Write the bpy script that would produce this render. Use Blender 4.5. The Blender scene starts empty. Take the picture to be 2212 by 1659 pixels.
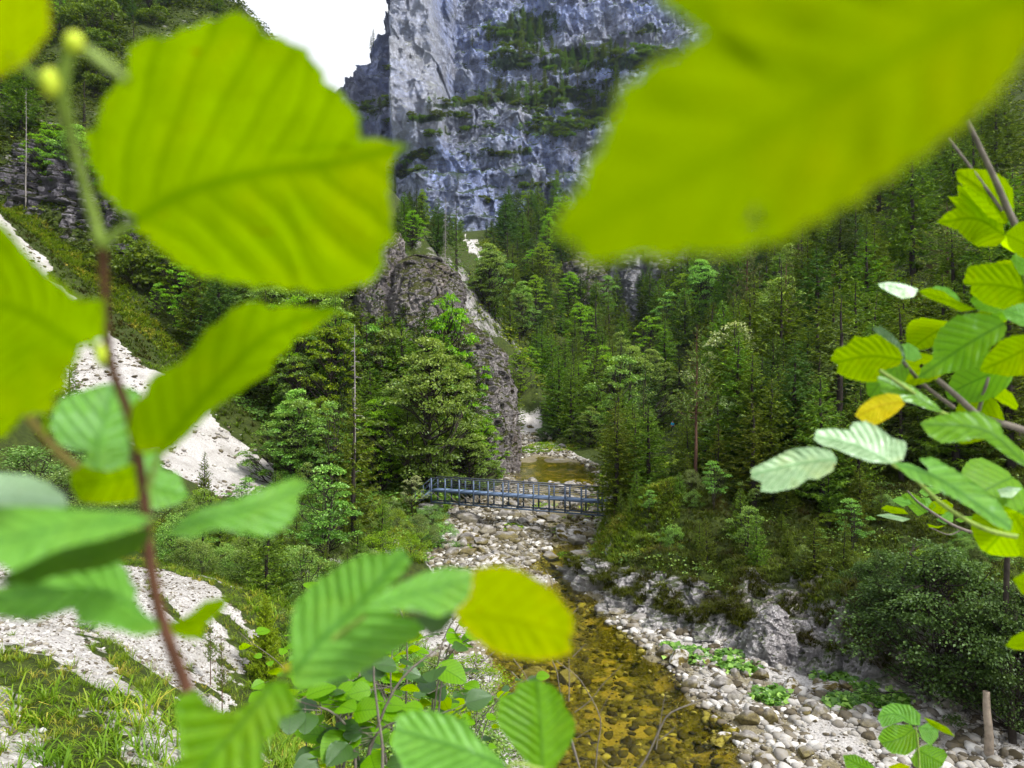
import bpy, math, random
import numpy as np
from math import radians, sin, cos, pi, sqrt
C = bpy.context.scene
COL = C.collection
# ---------------------------------------------------------------- camera, sky, sun, exposure
CAMZ = 11.0
cam_d = bpy.data.cameras.new('camera'); cam = bpy.data.objects.new('camera', cam_d); COL.objects.link(cam)
cam.location = (0, 0, CAMZ); cam.rotation_euler = (radians(90), 0, 0)
cam_d.sensor_width = 36; cam_d.lens = 26; cam_d.clip_start = 0.01; cam_d.clip_end = 3000
cam_d.dof.use_dof = True; cam_d.dof.focus_distance = 40; cam_d.dof.aperture_fstop = 6.5
C.camera = cam
W = bpy.data.worlds.new('World'); C.world = W; W.use_nodes = True
wn = W.node_tree; wn.nodes.clear()
SUN_EL, SUN_AZ = 52, 122     # azimuth measured from +Y towards +X
sky = wn.nodes.new('ShaderNodeTexSky'); sky.sky_type = 'NISHITA'; sky.sun_disc = False
sky.sun_elevation = radians(SUN_EL); sky.sun_rotation = radians(SUN_AZ); sky.dust_density = 3.0; sky.air_density = 1.0
mixw = wn.nodes.new('ShaderNodeMixRGB'); mixw.inputs[0].default_value = 0.62
mixw.inputs[2].default_value = (15.5, 15.7, 16.0, 1)       # the white overcast layer
bgn = wn.nodes.new('ShaderNodeBackground'); bgn.inputs[1].default_value = 0.075
wo = wn.nodes.new('ShaderNodeOutputWorld')
wn.links.new(sky.outputs[0], mixw.inputs[1]); wn.links.new(mixw.outputs[0], bgn.inputs[0]); wn.links.new(bgn.outputs[0], wo.inputs[0])
sl = bpy.data.lights.new('sun', 'SUN'); sl.energy = 3.2; sl.angle = radians(10); sl.color = (1, .96, .88)
so = bpy.data.objects.new('sun', sl); COL.objects.link(so)
from mathutils import Vector, Matrix, Euler
sd = Vector((sin(radians(SUN_AZ))*cos(radians(SUN_EL)), cos(radians(SUN_AZ))*cos(radians(SUN_EL)), sin(radians(SUN_EL))))
so.rotation_euler = (-sd).to_track_quat('-Z', 'Y').to_euler(); so.location = (0, 0, 200)
C.view_settings.view_transform = 'Standard'; C.view_settings.look = 'None'
C.view_settings.exposure = 0.65; C.view_settings.gamma = 1
cy = C.cycles
cy.max_bounces = 6; cy.diffuse_bounces = 3; cy.glossy_bounces = 2; cy.transmission_bounces = 3; cy.transparent_max_bounces = 8; cy.volume_bounces = 0
cy.caustics_reflective = False; cy.caustics_refractive = False
cy.use_adaptive_sampling = True; cy.adaptive_threshold = 0.03
cy.use_denoising = True
try: cy.denoiser = 'OPENIMAGEDENOISE'
except Exception: pass
random.seed(7); RS = np.random.RandomState(11)
F = 1597.6
def P(u, v, y):
    """real position of a point of the place from its bearing and its distance along +Y"""
    return ((u-1106)/F*y, y, CAMZ+(829.5-v)/F*y)
# ---------------------------------------------------------------- noise
_perm = np.random.RandomState(3).permutation(256); _perm = np.concatenate([_perm, _perm, _perm])
_g = np.random.RandomState(4).normal(size=(256, 3)); _g /= np.linalg.norm(_g, axis=1)[:, None]
def perlin(p):
    p = np.asarray(p, float); i = np.floor(p).astype(int); f = p-i; i &= 255
    u = f*f*f*(f*(f*6-15)+10); out = 0
    for dx in (0, 1):
        for dy in (0, 1):
            for dz in (0, 1):
                h = _perm[_perm[_perm[(i[:, 0]+dx) & 255]+((i[:, 1]+dy) & 255)]+((i[:, 2]+dz) & 255)]
                g = _g[h]
                d = g[:, 0]*(f[:, 0]-dx)+g[:, 1]*(f[:, 1]-dy)+g[:, 2]*(f[:, 2]-dz)
                w = (u[:, 0] if dx else 1-u[:, 0])*(u[:, 1] if dy else 1-u[:, 1])*(u[:, 2] if dz else 1-u[:, 2])
                out = out+w*d
    return out*1.5
def fbm(p, octv=4, gain=.5, ridged=False):
    p = np.asarray(p, float); a = 1; s = 0; n = 0
    for k in range(octv):
        q = perlin(p+k*17.3)
        if ridged: q = 1-2*np.abs(q)
        s = s+a*q; n += a; a *= gain; p = p*2.03
    return s/n
def facets(p, seed=0, tilt=.9):
    """faceted block field: every cell has its own level and slope, so neighbours meet in creases"""
    p = np.asarray(p, float)+seed*13.1; i0 = np.floor(p).astype(int); best = np.full(len(p), 1e9); sec = best.copy(); val = np.zeros(len(p))
    for dx in (-1, 0, 1):
        for dy in (-1, 0, 1):
            for dz in (-1, 0, 1):
                c = i0+[dx, dy, dz]; h = _perm[_perm[_perm[c[:, 0] & 255]+(c[:, 1] & 255)]+(c[:, 2] & 255)]
                fp = c+.5+_g[h]*.5; r = p-fp; d = (r**2).sum(1); v = (h/255.-.5)+(r*_g[(h*7+3) & 255]).sum(1)*tilt
                m = d < best; sec = np.where(m, best, np.minimum(sec, d)); val = np.where(m, v, val); best = np.where(m, d, best)
    e = np.sqrt(sec)-np.sqrt(best)
    return val-.35*np.exp(-(e/.10)**2)
def n2(x, y, sc, octv=4, seed=0, ridged=False):
    return fbm(np.stack([x/sc, y/sc, np.full_like(x, seed*7.7)], 1), octv, ridged=ridged)
def sstep(a, b, x):
    t = np.clip((x-a)/(b-a), 0, 1); return t*t*(3-2*t)
# ---------------------------------------------------------------- mesh and tagging helpers
def mesh_np(name, V, Fq, mat=None, smooth=False, attrs=None, uv=None, mats=None, mi=None):
    """V (n,3); Fq: array (m,3|4) or list of arrays of faces"""
    if not isinstance(Fq, (list, tuple)): Fq = [Fq]
    Fq = [np.asarray(f, np.int32) for f in Fq if len(f)]
    me = bpy.data.meshes.new(name)
    V = np.asarray(V, np.float32)
    me.vertices.add(len(V)); me.vertices.foreach_set('co', V.ravel())
    loops = np.concatenate([f.ravel() for f in Fq]); tot = np.concatenate([np.full(len(f), f.shape[1], np.int32) for f in Fq])
    st = np.concatenate([[0], np.cumsum(tot)[:-1]]).astype(np.int32)
    me.loops.add(len(loops)); me.loops.foreach_set('vertex_index', loops)
    me.polygons.add(len(tot)); me.polygons.foreach_set('loop_start', st)
    try: me.polygons.foreach_set('loop_total', tot)
    except Exception: pass
    if smooth: me.polygons.foreach_set('use_smooth', np.ones(len(tot), bool))
    if attrs:
        for k, a in attrs.items():
            a = np.asarray(a, np.float32)
            if a.ndim == 1:
                at = me.attributes.new(k, 'FLOAT', 'POINT'); at.data.foreach_set('value', a)
            else:
                at = me.attributes.new(k, 'FLOAT_VECTOR', 'POINT'); at.data.foreach_set('vector', a.ravel())
    for m in (mats or ([mat] if mat else [])): me.materials.append(m)
    if mi is not None: me.polygons.foreach_set('material_index', np.asarray(mi, np.int32))
    me.update(calc_edges=True); me.validate()
    return me
def link(name, me, parent=None, **kw):
    o = bpy.data.objects.new(name, me); COL.objects.link(o)
    if parent is not None: o.parent = parent
    for k, v in kw.items(): o[k] = v
    return o
def thing(name, label, cat, loc=(0, 0, 0), group=None, rz=0, sc=1):
    o = bpy.data.objects.new(name, None); COL.objects.link(o); o.empty_display_size = .2
    o.location = loc; o.rotation_euler = (0, 0, rz); o.scale = (sc,)*3
    o['label'] = label; o['category'] = cat
    if group: o['group'] = group
    return o
def dup(root, loc, rz, sc, label, group=None, szf=1.0, tilt=(0, 0)):
    r = root.copy(); COL.objects.link(r); r.location = loc; r.rotation_euler = (tilt[0], tilt[1], rz); r.scale = (sc, sc, sc*szf)
    r['label'] = label
    if group: r['group'] = group
    elif 'group' in r: del r['group']
    for ch in root.children:
        c = ch.copy(); COL.objects.link(c); c.parent = r
    return r
def tubes(paths, seg=6):
    """paths: list of (pts (n,3), radii (n)); one merged mesh"""
    Vs = []; Fs = []; off = 0
    for pts, rad in paths:
        pts = np.asarray(pts, float); n = len(pts); rad = np.broadcast_to(rad, (n,))
        t = np.gradient(pts, axis=0); t /= np.linalg.norm(t, axis=1)[:, None]+1e-9
        up = np.array([0, 0, 1.]) if abs(t[0, 2]) < .9 else np.array([1., 0, 0])
        a = np.cross(t, up); a /= np.linalg.norm(a, axis=1)[:, None]+1e-9; b = np.cross(t, a)
        th = np.linspace(0, 2*pi, seg, endpoint=False)
        ring = pts[:, None]+rad[:, None, None]*(np.cos(th)[None, :, None]*a[:, None]+np.sin(th)[None, :, None]*b[:, None])
        Vs.append(ring.reshape(-1, 3))
        i = np.arange(n-1)[:, None]*seg+np.arange(seg)[None]; j = np.arange(n-1)[:, None]*seg+(np.arange(seg)[None]+1) % seg
        Fs.append(np.stack([i, j, j+seg, i+seg], -1).reshape(-1, 4)+off)
        k = off+len(Vs[-1])
        off = k
    return np.concatenate(Vs), np.concatenate(Fs)
def spl(pts, n=24):
    """smooth curve through points"""
    pts = np.asarray(pts, float); m = len(pts)
    if m < 3:
        t = np.linspace(0, 1, n)[:, None]; return pts[0]*(1-t)+pts[-1]*t
    e = np.vstack([2*pts[0]-pts[1], pts, 2*pts[-1]-pts[-2]]); out = []
    for s in np.linspace(0, m-1-1e-6, n):
        i = int(s); t = s-i; a, b, c, d = e[i:i+4]
        out.append(.5*((2*b)+(-a+c)*t+(2*a-5*b+4*c-d)*t*t+(-a+3*b-3*c+d)*t**3))
    return np.array(out)
def boxes(lst):
    """lst of (origin, ax, ay, az) with half-extent vectors; one merged mesh"""
    Vs = []; Fs = []
    q = np.array([[-1,-1,-1],[1,-1,-1],[1,1,-1],[-1,1,-1],[-1,-1,1],[1,-1,1],[1,1,1],[-1,1,1]], float)
    f = np.array([[0,3,2,1],[4,5,6,7],[0,1,5,4],[1,2,6,5],[2,3,7,6],[3,0,4,7]])
    for k, (o, a, b, c) in enumerate(lst):
        Vs.append(np.asarray(o)+q@np.array([a, b, c], float)); Fs.append(f+8*k)
    return np.concatenate(Vs), np.concatenate(Fs)
def bar(a, b, w, h, up=(0, 0, 1)):
    """a rectangular bar from a to b, w across, h along up"""
    a = np.array(a, float); b = np.array(b, float); d = b-a; L = np.linalg.norm(d); t = d/L
    up = np.array(up, float); s = np.cross(t, up)
    if np.linalg.norm(s) < 1e-3: s = np.cross(t, (1, 0, 0))
    s /= np.linalg.norm(s); n = np.cross(s, t)
    return ((a+b)/2, d/2, s*w/2, n*h/2)
def rots(ax_up, fwd):
    """batch frames: columns side, fwd, up"""
    u = ax_up/np.linalg.norm(ax_up, axis=1)[:, None]
    s = np.cross(fwd, u); s /= np.linalg.norm(s, axis=1)[:, None]+1e-9
    f = np.cross(u, s)
    return np.stack([s, f, u], 2)
def merge(tv, tf, pos, R, sc):
    """copy a template (tv,tf) to many places: pos (n,3), R (n,3,3), sc (n,) or (n,3)"""
    n = len(pos); sc = np.asarray(sc, float)
    if sc.ndim == 1: sc = np.repeat(sc[:, None], 3, 1)
    V = np.einsum('nij,nkj->nki', R, tv[None]*sc[:, None, :])+pos[:, None]
    Fm = tf[None]+(np.arange(n)*len(tv))[:, None, None]
    return V.reshape(-1, 3), Fm.reshape(-1, tf.shape[1])
def rnd_dirs(n, rs):
    d = rs.normal(size=(n, 3)); return d/np.linalg.norm(d, axis=1)[:, None]
# ---------------------------------------------------------------- material helpers
class NT:
    def __init__(s, name):
        s.m = bpy.data.materials.new(name); s.m.use_nodes = True; s.t = s.m.node_tree; s.t.nodes.clear()
        s.out = s.n('ShaderNodeOutputMaterial')
    def n(s, typ, **kw):
        nd = s.t.nodes.new(typ)
        for k, v in kw.items():
            if k.startswith('i_'):
                key = k[2:]; key = int(key) if key.isdigit() else key
                s.set(nd, key, v)
            else: setattr(nd, k, v)
        return nd
    def set(s, nd, key, v):
        if hasattr(v, 'bl_idname') and hasattr(v, 'outputs'): s.t.links.new(v.outputs[0], nd.inputs[key])
        elif isinstance(v, bpy.types.NodeSocket): s.t.links.new(v, nd.inputs[key])
        else:
            if isinstance(v, tuple) and len(v) == 3 and nd.inputs[key].type == 'RGBA': v = v+(1,)
            nd.inputs[key].default_value = v
    def coord(s, obj=False, scale=(1, 1, 1)):
        if obj: c = s.n('ShaderNodeTexCoord').outputs['Object']
        else: c = s.n('ShaderNodeNewGeometry').outputs['Position']
        return s.n('ShaderNodeVectorMath', operation='MULTIPLY', i_0=c, i_1=scale)
    def noise(s, vec, scale, detail=5, rough=.6, dist=0):
        return s.n('ShaderNodeTexNoise', i_Vector=vec, i_Scale=scale, i_Detail=detail, i_Roughness=rough, i_Distortion=dist)
    def ramp(s, fac, stops):
        r = s.n('ShaderNodeValToRGB', i_0=fac); e = r.color_ramp.elements
        while len(e) < len(stops): e.new(.5)
        for el, (p, c) in zip(e, stops):
            el.position = p; el.color = (c if isinstance(c, tuple) else (c, c, c))+(1,)
        return r
    def mix(s, f, a, b, mode='MIX'): return s.n('ShaderNodeMixRGB', blend_type=mode, i_0=f, i_1=a, i_2=b)
    def math(s, op, a, b=0.0, clamp=False): return s.n('ShaderNodeMath', operation=op, use_clamp=clamp, i_0=a, i_1=b)
    def attr(s, name, out='Fac'): return s.n('ShaderNodeAttribute', attribute_name=name).outputs[out]
    def bump(s, h, strength=.5, dist=.1): return s.n('ShaderNodeBump', i_Strength=strength, i_Distance=dist, i_Height=h)
    def pbr(s, col, rough=.85, bump=None, spec=.3, metal=0):
        b = s.n('ShaderNodeBsdfPrincipled'); s.set(b, 'Base Color', col); s.set(b, 'Roughness', rough)
        s.set(b, 'Specular IOR Level', spec); s.set(b, 'Metallic', metal)
        if bump is not None: s.set(b, 'Normal', bump)
        s.t.links.new(b.outputs[0], s.out.inputs[0]); return s.m
def simple(name, col, rough=.6, metal=0, var=.15, scale=8, spec=.4):
    t = NT(name); nz = t.noise(t.coord(True), scale)
    c = t.mix(t.ramp(nz, [(.3, 0.), (.7, 1.)]), tuple(x*(1-var) for x in col), tuple(min(1, x*(1+var)) for x in col))
    return t.pbr(c, rough, t.bump(nz, .2, .02), spec, metal)
def foliage(name, c1, c2, c3=None, trans=.35, gloss=.06, rough=.45):
    """c1..c2 over the leaves (attribute rnd), shifted a little per plant"""
    t = NT(name)
    rr = t.attr('rnd'); oi = t.n('ShaderNodeObjectInfo').outputs['Random']
    c = t.ramp(rr, [(0, c1), (.65, c2), (1, c3 or c2)])
    hs = t.n('ShaderNodeHueSaturation'); t.set(hs, 'Color', c)
    t.set(hs, 'Hue', t.n('ShaderNodeMapRange', i_0=oi, i_3=.475, i_4=.52)); t.set(hs, 'Value', t.n('ShaderNodeMapRange', i_0=oi, i_3=.75, i_4=1.3))
    d = t.n('ShaderNodeBsdfDiffuse', i_0=hs); tr = t.n('ShaderNodeBsdfTranslucent', i_0=t.mix(.6, hs, (1.5, 1.6, .35), 'MULTIPLY'))
    m1 = t.n('ShaderNodeMixShader', i_0=trans); t.t.links.new(d.outputs[0], m1.inputs[1]); t.t.links.new(tr.outputs[0], m1.inputs[2])
    g = t.n('ShaderNodeBsdfGlossy', i_0=(.8, .9, .9), i_Roughness=rough)
    m2 = t.n('ShaderNodeMixShader', i_0=gloss); t.t.links.new(m1.outputs[0], m2.inputs[1]); t.t.links.new(g.outputs[0], m2.inputs[2])
    t.t.links.new(m2.outputs[0], t.out.inputs[0]); return t.m
# ---------------------------------------------------------------- terrain height
ctl = [  # bearing u, v and distance of points of the ground
 # near left spur of gravel and grass
 (0,1659,9),(200,1500,12),(400,1640,11),(0,1340,16),(300,1280,22),(480,1550,15),(400,1330,22),(0,1180,24),(600,1290,31),(560,1600,18),(250,1400,16),
 (0,1050,36),(200,1080,40),(330,1150,36),(480,1130,42),(-400,1300,16),(-400,1000,26),(-300,700,60),
 # far scree and the slope above it
 (610,1050,66),(430,930,66),(300,800,72),(150,700,78),(0,560,86),(380,1010,55),(160,850,64),(0,760,70),(560,1110,52),(700,1180,46),
 (700,900,78),(560,880,82),(450,730,97),(300,600,104),(150,520,110),(0,430,112),(-300,300,120),
 (0,325,118),(200,330,122),(60,230,128),(250,110,145),(120,60,150),(0,0,165),(420,30,165),(520,10,172),(590,100,185),(640,190,190),(720,340,230),(680,250,200),(860,520,200),(800,480,235),(760,470,290),(900,505,330),
 (-300,-100,150),(-800,300,90),(-800,-100,130),
 (400,400,140),(350,560,118),(600,560,120),(700,640,112),(800,560,125),(870,640,120),(800,780,96),(850,900,84),
 # behind the outcrop
 (960,600,150),(1000,560,170),(1060,700,140),(1080,850,120),(900,520,260),(1000,500,300),(1040,530,230),
 # centre terrace and forest slopes
 (1290,1065,62),(1330,1040,66),(1320,1005,84),(1400,1000,82),(1450,936,125),(1380,945,120),(1250,935,122),(1200,940,124),(1150,900,150),(1170,850,170),
 (1300,830,180),(1250,620,230),(1200,480,290),(1370,690,215),(1470,640,205),(1390,540,250),(1300,520,260),
 (1500,920,110),(1550,860,120),(1600,760,140),(1650,600,165),(1600,450,220),(1500,350,290),(1700,420,190),(1650,900,80),(1750,700,105),(1900,600,105),(1900,450,130),
 (2050,500,95),(2100,330,140),(2212,200,170),(2212,480,90),(2212,50,210),(1800,200,260),(2500,0,200),(2700,300,110),
 # right bank slope
 (1305,1095,53),(1290,1180,47.5),(1340,1110,51),(1400,1105,46),(1460,1050,52),(1550,1060,48),(1560,1180,41),(1620,1290,37),(1480,1240,40.5),(1380,1260,40.5),(1330,1235,43.5),
 (1700,1150,41),(1800,1050,44),(1850,1250,35.5),(1780,1370,32.5),(1950,1100,40),(2000,900,52),(2050,1300,31),(2180,1150,36),(2212,900,50),(2212,1400,27),(2600,1300,25),(2600,900,40),(1900,800,72),
 # terrace by the left end of the bridge
 (935,1085,60.5),(880,1120,58),(900,1060,66),(830,1130,55),(820,1220,44),(900,1210,44),(960,1060,72),(700,1010,68),(760,1060,62),
 (820,1330,34),(700,1420,29),
]
cp = np.array([P(*c) for c in ctl])
extra = np.array([(0,0,9.3),(0,-6,11),(-5,0,10.5),(-5,4,9),(5,0,6),(5,-6,7),(0,4,6.9),(-2.5,7,6.0),(0,9,3.4),(0,13,1.2),(0,16,.2),(-2.5,13,3),(-2.5,18,1.2),(-3,22,.6),(-4.5,26,.6),(12,0,2),(12,8,-1),(5,12,-.9),(20,5,1),(20,14,-.6),
 (24,20,1.5),(24,10,2),(35,15,9),(40,30,17),(60,0,30),(60,40,32),(-20,0,18),(-40,10,32),(-14,8,11),(-60,40,50),(-100,80,95),(0,380,80),(-150,250,150),(-60,330,72),(100,330,120),(200,200,150),(200,350,220),(60,380,100),(-20,420,80),(150,450,220),
 (-8,28,2),(-8,38,1.2),(-7,48,1.3),(-15,70,3),(20,100,2.6),(12,118,3),(14,105,2.2),(-6,140,12),(-12,150,20)])
cp = np.vstack([cp, extra])
# river tables
TY = np.array([8, 15, 20, 23.5, 27, 32, 34, 38, 42, 47, 57, 65, 75, 90, 100, 110, 118, 130, 150.])
TL = np.array([1, .5, .3, -.2, -2.0, -4, -4, -3.4, -4, -5.5, -5.3, -5, -1, -.5, 0, .3, .3, -1, -8.])
TR = np.array([17, 18, 18, 17.5, 16.5, 12.8, 10.8, 7.0, 4.4, 5.0, 6.6, 8, 10, 11, 8.5, 6.5, 6, 4, -2.])
WY = np.array([5, 20, 23.5, 27, 32, 35, 38, 43, 47, 50, 53, 60, 70, 80, 90, 96, 101.])
WL = np.array([1.5, 1, .9, .6, -1.0, -.5, .5, 2.5, 1.0, 2.0, 2.5, 2, 1, 0, -.2, 0, 3.])
WR = np.array([7, 7.4, 7.6, 7.0, 6.3, 5.3, 4.4, 4.2, 4.9, 5.2, 5.6, 6.5, 8, 9.5, 10, 9, 4.])
WD = np.array([.7, .7, .7, .65, .6, .55, .5, .3, .5, .12, -.05, -.05, .0, .1, .45, .1, 0])
def zr(y): return np.interp(y, [0, 20, 38, 57, 90, 118, 150], [-1.8, -1.3, -.8, 0, .7, 2.2, 6])
def riverd(x, y):
    """signed distance-like value: >0 inside the bed"""
    l = np.interp(y, TY, TL); r = np.interp(y, TY, TR)
    return np.minimum(x-l, r-x)
for yy in np.arange(12, 125, 6.):      # keep the smooth terrain near the bed level along the river
    for t in (.12, .5, .88):
        l = np.interp(yy, TY, TL); r = np.interp(yy, TY, TR)
        cp = np.vstack([cp, [l+(r-l)*t, yy, float(zr(yy))+.1]])
def _solve():
    n = len(cp); XY = cp[:, :2]
    D = np.sqrt(((XY[:, None]-XY[None])**2).sum(-1)+1.2**2)
    A = np.zeros((n+3, n+3)); A[:n, :n] = D+np.eye(n)*.0; A[:n, n] = 1; A[:n, n+1:] = XY; A[n, :n] = 1; A[n+1:, :n] = XY.T
    return np.linalg.solve(A, np.concatenate([cp[:, 2], [0, 0, 0]]))
_w = _solve()
def base_h(x, y):
    out = np.empty_like(x)
    for s in range(0, len(x), 20000):
        xs = x[s:s+20000]; ys = y[s:s+20000]
        D = np.sqrt((xs[:, None]-cp[None, :, 0])**2+(ys[:, None]-cp[None, :, 1])**2+1.44)
        out[s:s+20000] = D@_w[:-3]+_w[-3]+_w[-2]*xs+_w[-1]*ys
    return out
def H(x, y, detail=True):
    x = np.atleast_1d(np.asarray(x, float)); y = np.atleast_1d(np.asarray(y, float))
    z = base_h(x, y); d = riverd(x, y); far = np.clip(y/60, .3, 3)
    out = sstep(0, 4, -d)*sstep(2, 12, np.hypot(x, y))
    z = z+out*(n2(x, y, 14, 4, 1)*.9*far+n2(x, y, 3.2, 4, 2)*.35)
    # rocky ribs on the foot of the right bank
    rb = sstep(0.2, 1.5, -d)*sstep(9, 3, -d)*sstep(0, 4, x-1)*sstep(20, 26, y)*sstep(50, 44, y)
    z = z+rb*(.9*n2(x, y, 2.6, 4, 5, True)+.3+.25*n2(x, y, .7, 3, 8))
    # lumpy tussocks and ledges of the right bank
    bk = sstep(0.5, 3, -d)*sstep(4, 8, x+.2*(44-y))*sstep(60, 52, y)*sstep(18, 24, y)
    z = z+bk*(.75*n2(x, y, 2.2, 4, 21, True)+.9*n2(x, y, 5.5, 3, 22))
    # bed
    wl = np.interp(y, WY, WL); wr = np.interp(y, WY, WR); wd = np.interp(y, WY, WD)
    e = np.minimum(np.minimum(x-wl, wr-x), np.maximum(95-y, 0)*.5)+n2(x, y, 2.5, 3, 3)*1.2
    nb = n2(x, y, 1.6, 4, 4)*(1+.8*sstep(48, 53, y)*sstep(80, 75, y))
    bed = zr(y)+np.where(y < 104, .10+.05*np.clip(-e, 0, 4), .3)+nb*.16
    ch = sstep(-.6, 1.0, e)*(y < 101); ch = ch*(1-sstep(50, 54, y)*sstep(79, 75, y)*(.55+.9*np.clip(n2(x, y, 3, 3, 33)+.1, 0, 1)))
    bed = bed-ch*(wd+.12)
    p2 = np.exp(-((x+2.3)/1.3)**2-((y-56.5)/2.2)**2); bed = bed-.5*p2
    riv = sstep(7.5, 9.5, x)*sstep(31.5, 29.5, y)*sstep(16, 14, x); bed = bed-riv*(.10+.16*np.clip(n2(x, y, 2.2, 3, 6)+.1, 0, 1))
    w = sstep(-1.6, .4, d)*sstep(140, 122, y)
    z = z*(1-w)+bed*w
    if detail: z = z+n2(x, y, .45, 3, 9)*.05*far
    return z
def h1(x, y): return float(H(x, y)[0])
# ground sheet, finer near the river
def grid_faces(nr, nc):
    i = np.arange(nr-1)[:, None]*nc+np.arange(nc-1)[None]
    return np.stack([i, i+1, i+nc+1, i+nc], -1).reshape(-1, 4)
NR, NC = 640, 820
yy = np.concatenate([np.linspace(-8, 5, 40), 5*(24**np.linspace(0, 1, NR-100))[1:], np.linspace(120, 470, 61)[1:]]); NR = len(yy)
aa = np.linspace(-1, 1, NC); aa = np.sign(aa)*(.78*np.abs(aa)+.5*np.abs(aa)**4)
Yg = np.repeat(yy, NC); Xg = (np.tile(aa, NR))*(Yg+14)
Zg = H(Xg, Yg)
# plan masks
def inpoly(x, y, poly):
    poly = np.asarray(poly, float); c = np.zeros(len(x), bool); j = len(poly)-1
    for i in range(len(poly)):
        xi, yi = poly[i]; xj, yj = poly[j]
        m = ((yi > y) != (yj > y)) & (x < (xj-xi)*(y-yi)/(yj-yi+1e-12)+xi); c ^= m; j = i
    return c
def pl(lst): return [P(*q)[:2] for q in lst]
SCREE = pl([(640,1065,66),(560,960,69),(450,880,72),(330,770,76),(200,640,84),(60,500,96),(-60,440,104),(-150,520,90),(0,640,76),(150,850,61),(330,990,54),(480,1090,53)])
SCREE2 = pl([(860,1170,47),(760,1130,52),(700,1150,50),(640,1240,40),(690,1330,34),(800,1240,42)])
NEARG = [(-20,6),(-9,7.5),(-4.0,9),(-4.5,15),(-6.8,19),(-7.8,24),(-9.5,27),(-14,27),(-24,22),(-30,14)]
def cover(X, Y):
    wob = n2(X, Y, 3, 4, 12)*1.3
    d = riverd(X, Y)
    g = sstep(-.9, .3, d+wob*.5)*(Y < 126)
    Xw = X+n2(X, Y, 6, 3, 13)*3+n2(X, Y, 1.2, 3, 44)*1.2; Yw = Y+n2(X, Y, 6, 3, 14)*3+n2(X, Y, 1.2, 3, 45)*1.2
    g = np.maximum(g, inpoly(Xw, Yw, SCREE)*1.0); g = np.maximum(g, inpoly(Xw, Yw, SCREE2)*1.0)
    w2 = n2(X, Y, .7, 3, 42)*1.1; near = inpoly(X+wob*1.6+w2, Y+wob+w2, NEARG)
    # stripes of bare gravel running down the spur between the grass
    st = n2(X*.55+Y*.8, Y*.25-X*.2, 1.9, 3, 15)
    g = np.maximum(g, near*sstep(-.34, -.08, st+.35*n2(X, Y, .5, 3, 43)-.5*sstep(13, 24, Y)*sstep(-14, -7, X)))
    ch = inpoly(X, Y, pl([(1012,0,225),(1045,0,215),(1035,0,270),(1004,0,285),(1000,0,255)]))
    g = np.maximum(g, ch*sstep(-.1, .1, n2(X, Y, 8, 3, 16)+.15))
    return g
G = cover(Xg, Yg)
DAMP = sstep(.30, .02, Zg-zr(Yg)+.12*n2(Xg, Yg, 2.0, 3, 41))*(riverd(Xg, Yg) > -.5)*(Yg < 104)+.55*sstep(44, 50, Yg)*sstep(84, 78, Yg)*(riverd(Xg, Yg) > -.5)
UNDER = sstep(.02, .12, zr(Yg)-Zg)*(riverd(Xg, Yg) > -1)*(Yg < 103)
FOREST = sstep(40, 60, Yg)*1.0
t = NT('ground')
pos = t.coord(); g = t.attr('gravel'); wet = t.attr('wet')
nA = t.noise(pos, .35, 6, .65); nB = t.noise(pos, 3.0, 5, .7); nC = t.noise(pos, 14, 4, .7)
vor = t.n('ShaderNodeTexVoronoi', i_Vector=pos, i_Scale=5.5); vor2 = t.n('ShaderNodeTexVoronoi', i_Vector=pos, i_Scale=17)
grav = t.mix(t.ramp(vor.outputs['Color'], [(.1, (.24, .23, .22)), (.5, (.42, .405, .395)), (.9, (.58, .565, .56))]), (.50, .485, .48), t.ramp(nB, [(.3, (.30, .285, .275)), (.6, (.54, .52, .51))]))
grav = t.mix(.6, grav, t.ramp(vor2.outputs['Color'], [(.1, (.24, .22, .21)), (.9, (.70, .68, .67))]))
grav = t.mix(t.ramp(nA, [(.46, 0.), (.66, .75)]), grav, (.25, .235, .21))
veg = t.ramp(nB, [(.25, (.018, .022, .006)), (.45, (.035, .048, .009)), (.6, (.075, .105, .014)), (.75, (.11, .095, .035))])
veg2 = t.ramp(nC, [(.3, (.012, .018, .005)), (.55, (.035, .055, .008)), (.75, (.08, .12, .014))])
veg = t.mix(.5, veg, veg2)
geo = t.n('ShaderNodeNewGeometry'); sep = t.n('ShaderNodeSeparateXYZ', i_0=geo.outputs['Normal'])
rk = t.n('ShaderNodeTexNoise', i_Vector=t.coord(scale=(1, 1, .45)), i_Scale=1.3, i_Detail=9, i_Roughness=.75)
rock = t.ramp(rk, [(.3, (.10, .09, .09)), (.48, (.26, .25, .25)), (.6, (.38, .37, .37)), (.75, (.56, .55, .56))])
steep = t.math('ADD', sep.outputs[2], t.math('MULTIPLY', t.math('SUBTRACT', nA, .5), 1.0))
steepf = t.ramp(steep, [(.42, 1.), (.56, 0.)])
c = t.mix(steepf, veg, rock)
gb = t.math('ADD', g, t.math('MULTIPLY', t.math('SUBTRACT', nB, .5), .9))
c = t.mix(t.ramp(gb, [(.42, 0.), (.58, 1.)]), c, grav)
c = t.mix(t.math('MULTIPLY', t.ramp(t.math('ADD', t.attr('damp'), t.math('SUBTRACT', nB, .5)), [(.3, 0.), (.7, .85)]), g), c, t.ramp(nC, [(.3, (.08, .065, .02)), (.7, (.26, .22, .11))]))
bedc = t.mix(t.ramp(vor.outputs['Distance'], [(.05, 1.), (.5, 0.)]), t.ramp(nB, [(.3, (.035, .03, .004)), (.5, (.125, .115, .012)), (.7, (.33, .31, .05))]), t.ramp(vor.outputs['Color'], [(.1, (.04, .036, .006)), (.9, (.30, .28, .05))]))
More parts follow.
